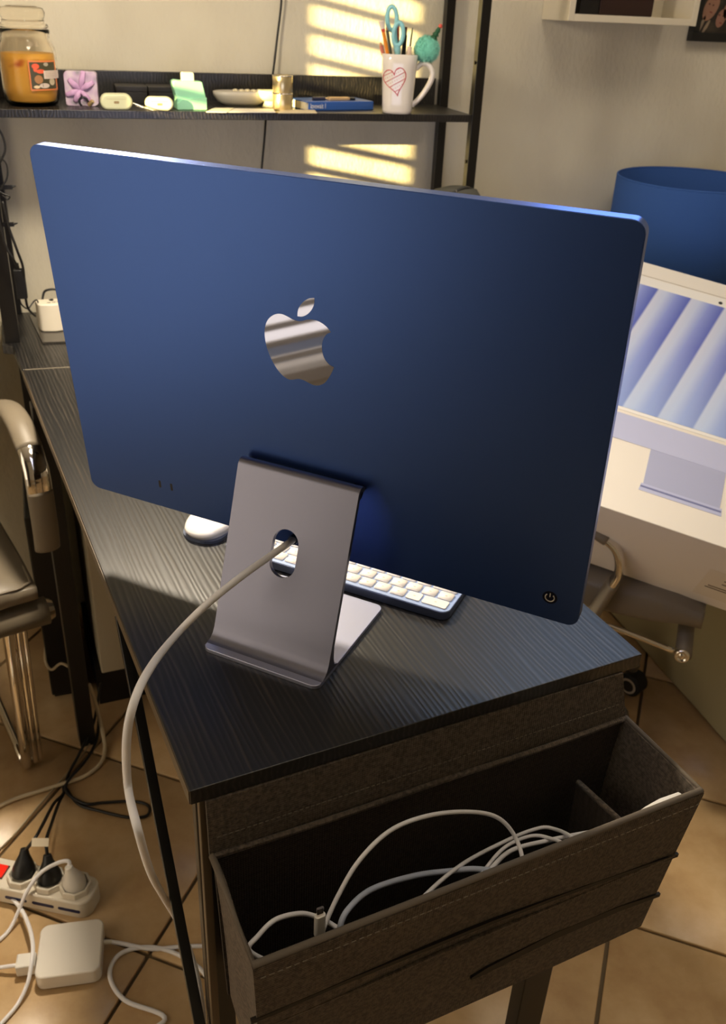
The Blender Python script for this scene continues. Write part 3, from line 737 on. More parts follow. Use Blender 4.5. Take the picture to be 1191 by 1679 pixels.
# left chair
MLc = fwd_frame((0, 0, 0), -73)
fL = V3(cos(radians(-73)), sin(radians(-73)), 0); rL = V3(fL.y, -fL.x, 0)      # rL points to -x side
corner = V3(-.131, 1.327, 0)                                                    # seat corner by the desk
cL = corner - fL*.215 + rL*.235
lc = thing('leather_chair', 'grey leather chair at the left edge with a chrome-linked arm and chrome leg', 'chair', mw=fwd_frame(cL, -73))
cushion('seat', -.235, .235, -.20, .215, .405, .468, lc)
obj('seat_welt', tube(B(), [(-.225, -.2, .452), (-.228, .15, .452), (-.215, .203, .452), (-.15, .209, .452), (.15, .209, .452), (.215, .203, .452), (.228, .15, .452), (.225, -.2, .452)], .0022, 8, 4), leather, lc, smooth=True)
obj('front_roll', tube(B(), [(-.246, .195, .387), (.246, .195, .387)], .024, 18, 1), leather, lc, smooth=True)
for s in (-1, 1): obj('chrome_cap', tube(B(), [(s*.246, .195, .387), (s*.256, .195, .387)], [.0225, .016], 16, 1), chrome, lc)
cushion('backrest', -.23, .23, -.045, .045, 0, .52, lc, Matrix.Translation((0, -.235, .40)) @ Matrix.Rotation(.12, 4, 'X'))
armL = ([(-.30, .64), (-.16, .695), (-.08, .702), (-.022, .676)], [(-.022, .676), (-.002, .650), (.003, .63), (.004, .60)], [(.004, .612), (.005, .58), (.005, .54), (.0, .505)])
armL = tuple([[(a+.195, b) for a, b in l] for l in armL])
for s in (-1, 1): arm_parts(lc, s, armL)
def lleg(s):
    bm = B()
    for dx, r_ in ((0, .0095), (-.0165, .0055), (-.026, .0045)): tube(bm, [(s*.178+dx, .20, .385), (s*.178+dx, .185, .28), (s*.178+dx, .155, .10), (s*.178+dx, .140, .022), (s*.178+dx, .118, .0105)], r_, 12, 6)
    return obj('leg', bm, chrome, lc, smooth=True)
lleg(-1); lleg(1)
for s in (-1, 1):
    obj('sled_rail', tube(B(), [(s*.178, .12, .010), (s*.178, -.18, .0095), (s*.178, -.22, .03), (s*.17, -.20, .40)], .009, 12, 6), chrome, lc, smooth=True)
# right chair
fR = V3(cos(radians(-37)), sin(radians(-37)), 0)
nearfront = V3(.903, 1.022, 0)
rR = V3(fR.y, -fR.x, 0)            # points towards the photographer
cR = nearfront - fR*.19 - rR*.235
rc = thing('office_chair', 'grey leather office chair on castors holding the big white box', 'chair', mw=fwd_frame(cR, -37))
cushion('seat', -.235, .235, -.23, .212, .388, .475, rc)
obj('front_roll', tube(B(), [(-.235, .19, .372), (.243, .192, .364)], .014, 18, 1), leather, rc, smooth=True)
for s in (1, -1):
    M_ = Matrix.Translation((s*.244, .19, .362)) @ Matrix.Rotation(s*pi/2, 4, 'Y')
    obj('chrome_cap', lathe(B(), [(0, .002), (.004, .003), (.005, .001), (.0075, .001), (.0085, .004), (.011, .0035), (.0135, .0), (.0135, -.01), (0, -.01)], 24, M_), chrome, rc, smooth=True)
    obj('side_rail', tube(B(), [(s*.243, .175, .368), (s*.246, .08, .386), (s*.246, -.05, .402), (s*.246, -.20, .41)], .005, 10, 6), chrome, rc, smooth=True)
cushion('backrest', -.21, .21, -.035, .035, 0, .29, rc, Matrix.Translation((0, -.27, .42)) @ Matrix.Rotation(.12, 4, 'X'))
armR = ([(-.28, .60), (-.19, .596), (-.10, .588), (-.045, .566)], [(-.045, .566), (-.024, .545), (-.016, .51), (-.024, .478)], [(-.022, .486), (-.033, .450), (-.044, .415), (-.05, .395)])
ncent = (V3(.80, 1.08, 0)-cR).dot(fR)
armR = tuple([[(a+ncent+.006, b) for a, b in l] for l in armR])
for s in (1,): arm_parts(rc, s, armR)
for s in (-1,): arm_parts(rc, s, armR)
obj('column', tube(B(), [(0, 0, .08), (0, 0, .40)], .028, 16, 1), chrome, rc, smooth=True)
hub = cR
cw = V3(1.055, 1.318, 0)-cR; ca = math.atan2(cw.dot(fR), cw.dot(rR)); cl_ = cw.length
for i in range(5):
    a = ca+radians(72*i)
    bm = B(); tube(bm, [(0, 0, .085), (.14*cos(a), .14*sin(a), .085), ((cl_-.01)*cos(a), (cl_-.01)*sin(a), .066)], [.02, .017, .012], 10, 4)
    obj('base_arm', bm, mat('grey_plastic', (96, 90, 82), .4), rc, smooth=True)
    cs = obj('castor', lathe(B(), [(0, -.020), (.022, -.020), (.027, -.016), (.027, .016), (.022, .020), (0, .020)], 20, Matrix.Translation((cl_*cos(a), cl_*sin(a), .028)) @ Matrix.Rotation(-.45, 4, 'Z') @ Matrix.Rotation(pi/2, 4, 'Y')), rubber, rc, smooth=False, bevel=.001)
    for sd in (-1, 1):
        obj('hub_ring', lathe(B(), [(.0135, 0), (.0185, 0), (.0185, .0018), (.0135, .0018)], 20, Matrix.Translation((cl_*cos(a), cl_*sin(a), .028)) @ Matrix.Rotation(-.45, 4, 'Z') @ Matrix.Rotation(sd*pi/2, 4, 'Y') @ Matrix.Translation((0, 0, .0195))), mat('ring_grey', (176, 166, 150), .4), cs)

# ------------------------------------------------------------------ white product box leaning on the right chair
dB = V3(.805, -.571, -.158).normalized(); wB = V3(.555, .634, .538); wB = (wB-dB*wB.dot(dB)).normalized(); nB = dB.cross(wB)
if nB.dot(CF) > 0: nB = -nB
PB = CP + ray(1100, 600)*1.5
MB_ = frame(PB, dB, wB, nB)
wb = thing('product_box', 'large white box printed with a front view of a computer, leaning on the right chair', 'box', mw=MB_)
paper = mat('box_card', (238, 230, 214), .5)
obj('carton', box(B(), -.205, .42, -.294, .203, -.198, 0), paper, wb, bevel=.0015)
def bprint(name, poly, mt, z=.0, par=wb): return obj(name, prism(B(), poly, z+.0002, z+.0006), mt, par)
bprint('print_bezel', [(-.195, -.113), (.29, -.113), (.29, .170), (-.195, .170)], mat('print_white', (240, 236, 226), .4))
def m_wallpaper():
    mt = mat('printed_wallpaper', (120, 140, 220), .35)
    t = N(mt, 'ShaderNodeTexCoord'); sp = N(mt, 'ShaderNodeSeparateXYZ'); L(mt, t.outputs['Object'], sp.inputs[0])
    a = N(mt, 'ShaderNodeMath', operation='MULTIPLY_ADD'); a.inputs[1].default_value = -.203; L(mt, sp.outputs[1], a.inputs[0]); L(mt, sp.outputs[0], a.inputs[2])
    qq = onp(1074, 581, PB, nB)-PB; ph0 = qq.dot(dB)-.203*qq.dot(wB)
    b = N(mt, 'ShaderNodeMath', operation='MULTIPLY_ADD'); b.inputs[1].default_value = 1/.057; b.inputs[2].default_value = -ph0/.057+8; L(mt, a.outputs[0], b.inputs[0])
    c = N(mt, 'ShaderNodeMath', operation='FRACT'); L(mt, b.outputs[0], c.inputs[0])
    r = ramp(mt, c.outputs[0], [(0, (92, 106, 190)), (.06, (206, 210, 228)), (.30, (194, 204, 230)), (.62, (134, 148, 214)), (.97, (84, 98, 186))], None)
    mr = N(mt, 'ShaderNodeMapRange'); mr.inputs[1].default_value = .05; mr.inputs[2].default_value = -.13; L(mt, sp.outputs[1], mr.inputs[0])
    mx = N(mt, 'ShaderNodeMixRGB', blend_type='MIX'); L(mt, r.outputs[0], mx.inputs[1]); mx.inputs[2].default_value = (*lin((168, 196, 232)), 1)
    ml = N(mt, 'ShaderNodeMath', operation='MULTIPLY'); ml.inputs[1].default_value = .55; L(mt, mr.outputs[0], ml.inputs[0]); L(mt, ml.outputs[0], mx.inputs[0])
    L(mt, mx.outputs[0], mt.node_tree.nodes['Principled BSDF'].inputs['Base Color'])
    return mt
bprint('print_screen', [(-.19, -.107), (.285, -.107), (.285, .151), (-.19, .151)], m_wallpaper(), .0005)
bprint('print_camera', [(.048+.0035*cos(a*.6283), .159+.003*sin(a*.6283)) for a in range(10)], black, .0006)
bprint('print_chin', [(-.19, -.168), (.285, -.168), (.285, -.119), (-.19, -.119)], mat('print_lavender', (186, 190, 218), .4), .0003)
bprint('print_stand', [(.009, -.168), (.127, -.168), (.131, -.232), (.013, -.232)], mat('print_lavender_dark', (170, 174, 202), .4))
bprint('print_foot', [(.010, -.232), (.134, -.232), (.136, -.245), (.009, -.245)], mat('print_lavender', (186, 190, 218), .4))
bprint('print_foot_line', [(.010, -.236), (.134, -.236), (.134, -.239), (.010, -.239)], mat('print_lavender_line', (110, 116, 160), .4), .0003)
bprint('box_lid_seam', [(-.205, .172), (.29, .172), (.29, .1732), (-.205, .1732)], mat('print_seam', (206, 198, 180), .5))
# label on the shaded end of the box
lab = obj('shipping_label', box(B(), .155, .33, -.2945, -.2941, -.17, -.075), mat('label_paper', (232, 222, 200), .45), wb)
for k, (a0, a1, zz) in enumerate(((.185, .32, -.10), (.185, .30, -.112), (.168, .32, -.128), (.165, .26, -.135))):
    obj('label_line', box(B(), a0, a1, -.2948, -.2945, zz-.0022, zz+.0008), mat('label_ink', (120, 104, 82), .6), lab)

# white low unit beside the chair, lamp on it
cu = thing('low_unit', 'low white storage unit on the floor at the right edge', 'cabinet', (1.42, 1.35, 0))
obj('carcass', box(B(), 1.162, 1.62, .8, 1.885, .004, .31), mat('unit_white', (176, 166, 130), .6), cu, local=False, bevel=.003)
obj('plinth', box(B(), 1.175, 1.61, .81, 1.88, 0, .006), black, cu, local=False)
lp = thing('table_lamp', 'blue fabric drum lamp on the white unit in the right corner', 'lamp', (1.238, 1.722, .31))
bluef = mat('blue_shade_fabric', (56, 92, 160), .85, spec=.2)
n_ = N(bluef, 'ShaderNodeTexNoise', Scale=500., Detail=2.); L(bluef, coords(bluef, (1, 1, 3)), n_.inputs[0]); bump(bluef, n_.outputs[0], .25, .0006)
LR = .160
bm = B(); lathe(bm, [(LR-.002, .45), (LR, .45), (LR, .700), (LR-.002, .702), (LR-.004, .700), (LR-.004, .45)], 64); 
bmesh.ops.create_circle(bm, radius=LR-.003, segments=32, matrix=Matrix.Translation((0, 0, .45)))
obj('lamp_shade', bm, bluef, lp, smooth=False)
for p in lp.children[0].data.polygons: p.use_smooth = abs(p.normal.z) < .5
obj('shade_rim', tube(B(), [((LR-.002)*cos(2*pi*i/48), (LR-.002)*sin(2*pi*i/48), .701) for i in range(49)], .0024, 8, 1, caps=False), bluef, lp, smooth=True)
obj('base', lathe(B(), [(0, 0), (.085, 0), (.085, .012), (.03, .03), (.022, .10), (.03, .2), (.02, .32), (.008, .36), (.006, .47), (0, .47)], 28), mat('lamp_base', (30, 50, 104), .3), lp, smooth=True)
# grey pouch behind the computer
pch = thing('grey_pouch', 'grey-green padded pouch, only its top showing above the computer', 'pouch', (aty(748, 309, 1.635).x, 1.635, DZ))
topz = aty(748, 305, 1.635).z-DZ
bm = B(); lathe(bm, [(0, 0), (.055, 0), (.060, .03), (.060, topz-.07), (.052, topz-.03), (.036, topz-.006), (.012, topz), (0, topz)], 24, Matrix.Diagonal((1.15, .6, 1, 1)))
obj('bag_body', bm, mat('grey_green_cloth', (86, 84, 72), .6), pch, smooth=True)
obj('seam', tube(B(), [(-.05, -.012, topz-.04), (-.02, -.022, topz-.012), (.012, -.012, topz-.001), (.035, 0, topz-.008)], .003, 8, 6), mat('grey_green_dark', (60, 60, 54), .6), pch, smooth=True)
sphere(bm := B(), (-.008, -.02, topz-.006), .003); obj('stud', bm, chrome, pch)

# ------------------------------------------------------------------ things on the return top and the left post
hubc = (atz(62, 545, DZ)+atz(100, 548, DZ))/2
hb = thing('charging_hub', 'white block charging hub on the desk at the far left', 'charger', (hubc.x+.011, hubc.y+.018, DZ+.0035), .12); hb.scale = (.82, .82, .9)
hh = .058
obj('body', prism(B(), [(-.036, .022), (-.034, -.012), (-.026, -.022), (0, -.028), (.030, -.020), (.036, -.004), (.036, .022)], 0, hh), mat('hub_white', (236, 226, 204), .4), hb, bevel=.003, seg=3)
for k in range(4): obj('usb_port', box(B(), -.012+k*.011, -.004+k*.011, -.012+k*.001, -.009+k*.001, hh, hh+.0006), mat('port_grey', (120, 112, 100), .5), hb)
mtp = [atz(*q, DZ+.0008) for q in ((48, 518), (70, 563), (150, 560), (150, 517))]
bm = B(); prism(bm, [(p.x, p.y) for p in mtp], DZ+.0002, DZ+.0032)
tag(obj('glass_mat', bm, mat('smoked_glass', (70, 66, 60), .08)), 'smoky glass mat under the white charging hub', 'mat')
kc1 = cablek
for lb, pts_, r_ in (('black cable looping from the white hub up behind the computer', [V3(hubc.x+.012, hubc.y+.02, DZ+.058), aty(71, 495, 1.79), aty(72, 480, 1.80), aty(80, 475, 1.80), aty(95, 476, 1.80), aty(110, 490, 1.80)], .0022),
                     ('thin black cable drooping from the black inline box to the hub', [aty(32, 490, 1.72), aty(36, 500, 1.72), aty(46, 506, 1.73), aty(54, 496, 1.74), aty(60, 492, 1.75), aty(64, 499, 1.76)], .0014),
                     ('black cable falling past the inline box onto the glass mat', [aty(4, 330, 1.68), aty(14, 372, 1.68), aty(28, 410, 1.68), aty(38, 440, 1.69), aty(41, 480, 1.70), aty(46, 505, 1.71), aty(58, 518, 1.74)], .0022),
                     ('black loop of cable tied to the upper part of the left post', [aty(-6, 205, 1.68), aty(5, 225, 1.68), aty(8, 248, 1.68), aty(-2, 270, 1.68)], .0018),
                     ('black loop of cable below the shelf at the left post', [aty(-4, 255, 1.68), aty(10, 268, 1.68), aty(12, 290, 1.68), aty(4, 305, 1.68), aty(-6, 318, 1.68)], .0014),
                     ('small black loop sticking out of the upper cable clip', [aty(-4, 312, 1.68), aty(6, 318, 1.68), aty(16, 322, 1.68), aty(12, 327, 1.68), aty(4, 320, 1.68)], .0014),
                     ('grey cable sagging along the left post to the inline box', [aty(-6, 345, 1.67), aty(3, 380, 1.67), aty(10, 405, 1.67), aty(22, 425, 1.67), aty(30, 440, 1.68)], .0020)):
    o = cable(pts_, r_, lb, kc1, 'post_cable')
ib = aty(34, 465, 1.70)
ibx = thing('inline_box', 'small black inline box on a cable beside the left post', 'adapter', (ib.x, ib.y, ib.z))
obj('body', box(B(), -.009, .009, -.008, .008, -.026, .026), black, ibx, bevel=.002)
obj('cable_end', tube(B(), [(-.002, 0, .026), (-.003, 0, .036)], .004, 10, 1), rubber, ibx)
for q, zc in (((12, 307), 0), ((15, 368), 0)):
    c_ = aty(*q, 1.692); tag(obj('cable_clip', (lambda b: (box(b, -.010, .008, -.004, .004, -.003, .003, Matrix.Translation(c_)), tube(b, [c_+V3(.006, 0, 0), c_+V3(.014, 0, .002)], [.0026, .001], 6, 1), b)[-1])(B()), black),
        'black cable clip on the left post, %s' % ('upper one' if q[1] < 340 else 'lower one'), 'clip')

# wall cable behind the shelf
cable([aty(462, -20, 1.885), aty(461, 10, 1.885), aty(455, 60, 1.885), aty(447, 125, 1.880), V3(aty(438, 180, 1.893).x, 1.8955, 1.12), aty(434, 225, 1.885), aty(428, 290, 1.885), aty(424, 340, 1.885)], .0021,
      'thin black cable hanging down the back wall behind the shelf', kc1, 'wall_cable')

# ------------------------------------------------------------------ things on the shelf
def onsh(x, y): return atz(x, y, ZS)
# candle jar
jx = (onsh(5, 175)+onsh(97, 175))/2
JR = .046
jar = thing('candle_jar', 'large glass jar candle with orange wax at the left end of the shelf', 'candle', (jx.x+.002, jx.y+.030, ZS)); jar.scale = (1, 1, .93)
outp = [(0, .0), (.036, .0), (.0415, .004), (.0445, .012), (.0460, .03), (.0465, .075), (.0455, .094), (.0410, .103), (.0385, .108), (.0385, .116), (.0400, .118), (.0400, .122), (.0385, .124)]
inp = [(.0355, .124), (.0355, .108), (.038, .102), (.0425, .093), (.0435, .075), (.0432, .03), (.041, .010), (.036, .006), (0, .006)]
obj('glass_jar', lathe(B(), outp+inp, 48), glass, jar, smooth=True)
wx = mat('orange_wax', (255, 200, 88), .45)
n_ = N(wx, 'ShaderNodeTexNoise', Scale=28., Detail=1.); L(wx, coords(wx), n_.inputs[0]); ramp(wx, n_.outputs[0], [(.0, (255, 204, 96)), (.66, (255, 192, 78)), (.74, (216, 96, 26))])
obj('wax', lathe(B(), [(0, .0065), (.0355, .0065), (.0405, .0105), (.0428, .03), (.0431, .075), (.0428, .086), (.020, .085), (0, .084)], 40), wx, jar, smooth=True)
lidp = [(0, .1265), (.0345, .1265), (.0375, .1255), (.0390, .1275), (.0385, .131), (.0340, .134), (.0325, .139), (.0350, .144), (.0360, .150), (.0330, .1565), (.022, .1595), (0, .1605)]
obj('lid', lathe(B(), lidp, 48), glass, jar, smooth=True)
def on_jar(a0, a1, z0, z1, r=.0467, n=10):
    bm = B(); va = []
    for i in range(n+1):
        a = a0+(a1-a0)*i/n; va.append([bm.verts.new((q*cos(a), q*sin(a), z)) for q, z in ((r, z0), (r, z1), (r+.0004, z1), (r+.0004, z0))])
    for p, q in zip(va, va[1:]):
        for k in range(4): bm.faces.new((p[k], p[(k+1) % 4], q[(k+1) % 4], q[k]))
    bm.faces.new(va[0]); bm.faces.new(va[-1][::-1]); return bm
face = math.atan2(-jar.location.y, -jar.location.x)    # towards the photographer
def ja(px): return face+math.asin(max(-.98, min(.98, (px-50.5)/46.)))   # right of centre = larger angle
lb_ = obj('label', on_jar(ja(50), ja(92), .028, .076), mat('label_orange', (226, 130, 70), .5), jar)
obj('label_picture', on_jar(ja(52), ja(90), .0305, .0735, .0471), mat('label_dark', (70, 66, 44), .5), lb_)
def spot(px, z, rx, rz, col, nm):
    a = ja(px); bm = B(); vs = []
    for k in range(14):
        t = 2*pi*k/14; aa = a+rx/.047*cos(t); vs.append(bm.verts.new((.0478*cos(aa), .0478*sin(aa), z+rz*sin(t))))
    bm.faces.new(vs); return obj(nm, bm, mat(nm+str(col[0])+str(col[1]), col, .5), lb_, recalc=False)
spot(61, .067, .006, .0045, (232, 92, 58), 'label_leaf'); spot(68, .059, .0075, .0035, (226, 96, 62), 'label_leaf'); spot(60, .062, .003, .004, (226, 96, 62), 'label_leaf')
spot(64, .046, .007, .007, (168, 120, 78), 'label_shape'); spot(72, .036, .009, .004, (206, 190, 176), 'label_shape'); spot(60, .034, .005, .0025, (226, 200, 160), 'label_shape')
spot(77, .070, .0045, .003, (170, 160, 140), 'label_shape'); spot(84, .042, .006, .006, (196, 180, 150), 'label_shape')
obj('price_sticker', on_jar(ja(72), ja(94), .047, .060, .0482), mat('sticker_pale', (220, 204, 190), .5), lb_)
for k in range(4):
    obj('sticker_line', on_jar(ja(74), ja(91), .0495+k*.0026, .0503+k*.0026, .0487), mat('sticker_ink', (186, 164, 146), .6), lb_)
# lilac gift bag
gb = thing('gift_bag', 'small clear bag with a lilac ribbon bow beside the candle jar', 'gift', (onsh(136, 175).x, onsh(136, 175).y+.02, ZS), -.1)
bm = B(); prism(bm, rrect(-.027, .027, .0, .054, .006, 4), -.012, .012, Matrix.Rotation(pi/2, 4, 'X'))
for v in bm.verts: v.co.y += .002*sin(v.co.z*190+v.co.x*90); v.co.x += .0015*sin(v.co.z*150)
gl = mat('lilac_film', (196, 172, 196), .25, spec=.6)
n_ = N(gl, 'ShaderNodeTexVoronoi', Scale=70.); L(gl, coords(gl), n_.inputs[0]); ramp(gl, n_.outputs[0], [(.1, (150, 150, 150)), (.4, (198, 172, 200)), (.8, (222, 206, 216))])
obj('bag', bm, gl, gb, bevel=.0015)
rb = mat('lilac_ribbon', (206, 164, 206), .5)
for a, ln in ((.5, .026), (1.3, .030), (2.4, .024), (3.5, .026), (4.2, .022), (5.4, .026)):
    obj('ribbon_loop', tube(B(), [(0, -.014, .026), (ln*.5*cos(a), -.018, .026+ln*.5*sin(a)), (ln*cos(a), -.015, max(.003, .026+ln*sin(a)))], [.002, .005, .0035], 8, 4, sy=.3, up=(0, 1, 0)), rb, gb, smooth=True)
ch = thing('ring_charm', 'tiny gold and black charm in front of the lilac gift bag', 'charm', (onsh(146, 176).x, onsh(146, 176).y-.006, ZS))
obj('gold_piece', tube(B(), [(0, 0, .004), (.007, -.004, .011)], .0036, 10, 1), mat('pale_gold', (226, 196, 140), .25, .8), ch)
obj('black_loop', tube(B(), [(-.008+.007*cos(a), 0, .009+.007*sin(a)) for a in [i*pi/6 for i in range(9)]], .002, 8, 2), black, ch, smooth=True)
# black boxes at the back
for (xa, xb, lab_) in ((185, 238, 'left of the two small black boxes behind the earbud cases'), (237, 288, 'right of the two small black boxes behind the earbud cases')):
    pA = atz(xa, 168, ZS); pB = atz(xb, 168, ZS)
    t = thing('black_box', lab_, 'box', ((pA.x+pB.x)/2+.004, 1.835, ZS), .02, 'small black boxes on the shelf')
    wq = (pB.x-pA.x)/2-.002
    obj('box_body', box(B(), -wq, wq, -.03, .03, 0, .020), mat('black_card', (26, 24, 24), .5), t, bevel=.001)
    obj('box_lid', box(B(), -wq-.0008, wq+.0008, -.0308, .0308, .020, .029), mat('black_card_lid', (32, 29, 28), .45), t, bevel=.001)
# earbud cases
def capsule_case(name, px0, px1, y, h, label, mt, rz):
    a = onsh(px0, y); b = onsh(px1, y); c_ = (a+b)/2; wq = (b-a).length
    t = thing(name, label, 'earbud case', (c_.x, c_.y+.011, ZS), rz)
    r_ = h/2
    bm = B(); prism(bm, rrect(-wq/2, wq/2, 0, h, r_*.98, 8), -.0105, .0105, Matrix.Rotation(pi/2, 4, 'X'))
    obj('case', bm, mt, t, bevel=.0045, seg=4)
    q = obj('port', prism(B(), rrect(-.0042, .0042, h*.40, h*.56, .0013, 4), .0105, .0109, Matrix.Rotation(pi/2, 4, 'X')), mat('port_warm', (150, 130, 90), .5), t)
    obj('hinge_line', box(B(), -wq/2*.62, wq/2*.62, -.0107, -.0104, h*.66, h*.69), mat('line_warm', (190, 182, 140), .6), t)
    return t
capsule_case('earbud_case', 166, 218, 181, .0255, 'pale sage earbud case, the larger one beside the gift bag', mat('sage_silicone', (206, 208, 170), .5), .02)
capsule_case('earbud_case', 240, 285, 182, .0215, 'cream earbud case with a metal clip, left of the mint dispenser', mat('cream_plastic', (240, 236, 196), .35), .03)
st = thing('metal_clip', 'small silver clip leaning between the two earbud cases', 'clip', tuple(onsh(238, 183)))
obj('clip_arm', bar(B(), (-.018, .006, .012), (.010, -.004, .002), .006, .0022), chrome, st, bevel=.0006)
obj('clip_arm', bar(B(), (-.014, .002, .009), (.012, -.008, .002), .003, .002), chrome, st, bevel=.0005)
# mint tape dispenser
mp = (onsh(288, 180)+onsh(338, 180))/2
md = thing('tape_dispenser', 'mint green desk dispenser with a pale block, middle of the shelf', 'dispenser', (mp.x, mp.y+.018, ZS), .06)
mint = mat('mint_plastic', (150, 214, 176), .4)
obj('body', prism(B(), [(-.025, 0), (.026, 0), (.026, .022), (.021, .044), (-.016, .045), (-.024, .046), (-.029, .044), (-.029, .038), (-.024, .018)], -.016, .016, Matrix.Rotation(pi/2, 4, 'X')), mint, md, bevel=.0015)
obj('lower_tray', prism(B(), [(-.024, 0), (.027, 0), (.027, .020), (-.015, .017), (-.024, .010)], .015, .0205, Matrix.Rotation(pi/2, 4, 'X')), mint, md, bevel=.001)
obj('tape_roll', prism(B(), rrect(-.012, .009, .036, .058, .003, 3), -.007, .007, Matrix.Rotation(pi/2, 4, 'X')), mat('pale_block', (208, 208, 186), .5), md, bevel=.001)
# grey dish / controller
gd = thing('grey_dish', 'light grey shallow gadget lying right of the mint dispenser', 'gadget', (.300, 1.815, ZS), .0)
bm = B(); lathe(bm, [(0, 0), (.6, 0), (.85, .25), (1.0, .7), (1.02, .95), (.9, 1.0), (0, 1.0)], 36, Matrix.Diagonal((.050, .026, .024, 1)), sq=3)
obj('shell', bm, mat('light_grey_plastic', (196, 190, 176), .4), gd, smooth=True)
bm = B()
for i in range(5): sphere(bm, (-.01+i*.011, -.004*(i % 2), .025), .0055, 1, 1, .45, 10, 6)
obj('top_lumps', bm, mat('cream_lumps', (226, 216, 184), .5), gd, smooth=True)
cd_ = thing('cream_dish', 'cream oval soap-like dish, right of the grey gadget', 'dish', (.352, 1.790, ZS+.011), .0)
obj('dish', lathe(B(), [(0, 0), (.7, 0), (.93, .35), (1.0, .8), (.96, 1.0), (.85, .95), (0, .9)], 36, Matrix.Diagonal((.0235, .018, .017, 1)), sq=3), mat('cream_dish', (240, 232, 190), .35), cd_, smooth=True)
obj('stand', lathe(B(), [(0, -.0108), (.017, -.0108), (.014, -.006), (.012, .001), (0, .001)], 20), mat('cream_dish', (240, 232, 190), .35), cd_, smooth=True)
# papers lying flat at the shelf edge
def sheet(pxs, label, col, nm='paper_slip', th=.0015):
    ps = [onsh(*q) for q in pxs]; bm = B(); prism(bm, [(p.x, p.y) for p in ps], ZS+.0001, ZS+th)
    return tag(obj(nm, bm, mat(nm+str(col[1]), col, .6)), label, 'paper')
sheet([(338, 184.5), (352, 178), (384, 178.5), (372, 185)], 'small white paper slip just right of the mint dispenser', (232, 226, 200))
sheet([(374, 184.8), (386, 179), (448, 180), (452, 185)], 'white card lying flat below the cream dish', (238, 232, 214), 'flat_card')
sheet([(456, 186), (460, 180.8), (516, 181.5), (520, 186)], 'cream card lying flat in front of the tin canister', (222, 206, 170), 'flat_card')
# tin canister (two stacked)
tp_ = (onsh(450, 182)+onsh(483, 182))/2; tp_ = onsh(467, 182)
tin = mat('brushed_tin', (214, 196, 150), .28, .85)
n_ = N(tin, 'ShaderNodeTexChecker', Scale=420.); L(tin, coords(tin), n_.inputs[0]); bump(tin, n_.outputs[1], .3, .0005)
for k, z in enumerate((0, .0285)):
    t = thing('tin_canister', ('lower' if k == 0 else 'upper') + ' of two stacked perforated tin canisters on the shelf', 'tin', (tp_.x, tp_.y+.018, ZS+z), 0, 'stacked tin canisters')
    obj('can', lathe(B(), [(0, 0), (.0175, 0), (.018, .001), (.018, .0265), (.0172, .0278), (0, .0278)], 32), tin, t, smooth=False)
    for p in t.children[0].data.polygons: p.use_smooth = abs(p.normal.z) < .5
    obj('rim', lathe(B(), [(.0178, .0265), (.0186, .0265), (.0186, .0282), (.0170, .0282)], 32), chrome, t, smooth=True)
# blue book with lettering
b0, b1 = onsh(503, 181.5), onsh(612, 180); bx = (b1-b0); bx.z = 0; bl = bx.length; bx.normalize()
Mb = frame(V3(b0.x, b0.y, ZS), bx, V3(-bx.y, bx.x, 0), V3(0, 0, 1))
bk = thing('blue_book', 'thin blue book lying flat with white spine lettering, left of the mug', 'book', mw=Mb)
obj('cover', prism(B(), rrect(0, .0145, 0, .0145, .002, 3), 0, .001), mat('book_blue', (54, 98, 176), .4), bk)
bpy.data.objects.remove(bk.children[0])
obj('spine', box(B(), .004, bl, -.001, .003, 0, .0145), mat('book_blue', (54, 98, 176), .35), bk, bevel=.001)
obj('cover', box(B(), 0, bl, .0, .075, .0132, .0148), mat('book_blue', (54, 98, 176), .35), bk, bevel=.0004)
obj('back_cover', box(B(), 0, bl, .0, .075, 0, .0014), mat('book_blue', (54, 98, 176), .35), bk, bevel=.0004)
obj('page_block', box(B(), -.001, bl-.002, .003, .073, .0014, .0132), mat('page_cream', (232, 222, 190), .7), bk)
cu_ = bpy.data.curves.new('spine_text', 'FONT'); cu_.body = 'lovewait 1'; cu_.size = .0125; cu_.extrude = .0001
to = bpy.data.objects.new('tmp_text', cu_); COL.objects.link(to); bpy.context.view_layer.update()
me = bpy.data.meshes.new_from_object(to.evaluated_get(bpy.context.evaluated_depsgraph_get())); bpy.data.objects.remove(to)
me.materials.clear(); me.materials.append(mat('white_ink', (236, 236, 236), .5))
tx = bpy.data.objects.new('spine_lettering', me); COL.objects.link(tx); tx.parent = bk; tx.location = (.007, -.0012, .0036); tx.rotation_euler = (pi/2, 0, 0); tx.scale = (.62, 1, 1)
gpn = thing('gold_pen', 'gold patterned pen case lying on the blue book', 'pen case', mw=Mb @ Matrix.Translation((.075, .02, .0148)))
obj('case', prism(B(), rrect(-.022, .022, -.006, .006, .003, 3), 0, .0055), mat('gold_pattern', (226, 190, 140), .35, .4), gpn, bevel=.001)
obj('cap', prism(B(), rrect(.022, .034, -.005, .005, .003, 3), 0, .0045), black, gpn, bevel=.001)
dpn = thing('dark_pen', 'dark pen lying at the left on the blue book', 'pen', mw=Mb @ Matrix.Translation((.03, .02, .0148)))
obj('barrel', tube(B(), [(-.008, 0, .003), (.018, .002, .003)], .003, 10, 1), mat('pen_dark', (60, 60, 80), .3), dpn)
obj('nib', tube(B(), [(.018, .002, .003), (.024, .0025, .0025)], [.0028, .001], 10, 1), chrome, dpn)
# mug
mg = (onsh(628, 187)+onsh(683, 187))/2
Mg = Matrix.Translation((mg.x+.001, mg.y+.020, ZS))
tocam = math.atan2(-Mg.translation.y, -Mg.translation.x)
mug = thing('mug', 'white mug with a red hand-drawn heart, holding pens and scissors', 'mug', mw=Mg @ Matrix.Rotation(tocam+pi/2, 4, 'Z'))
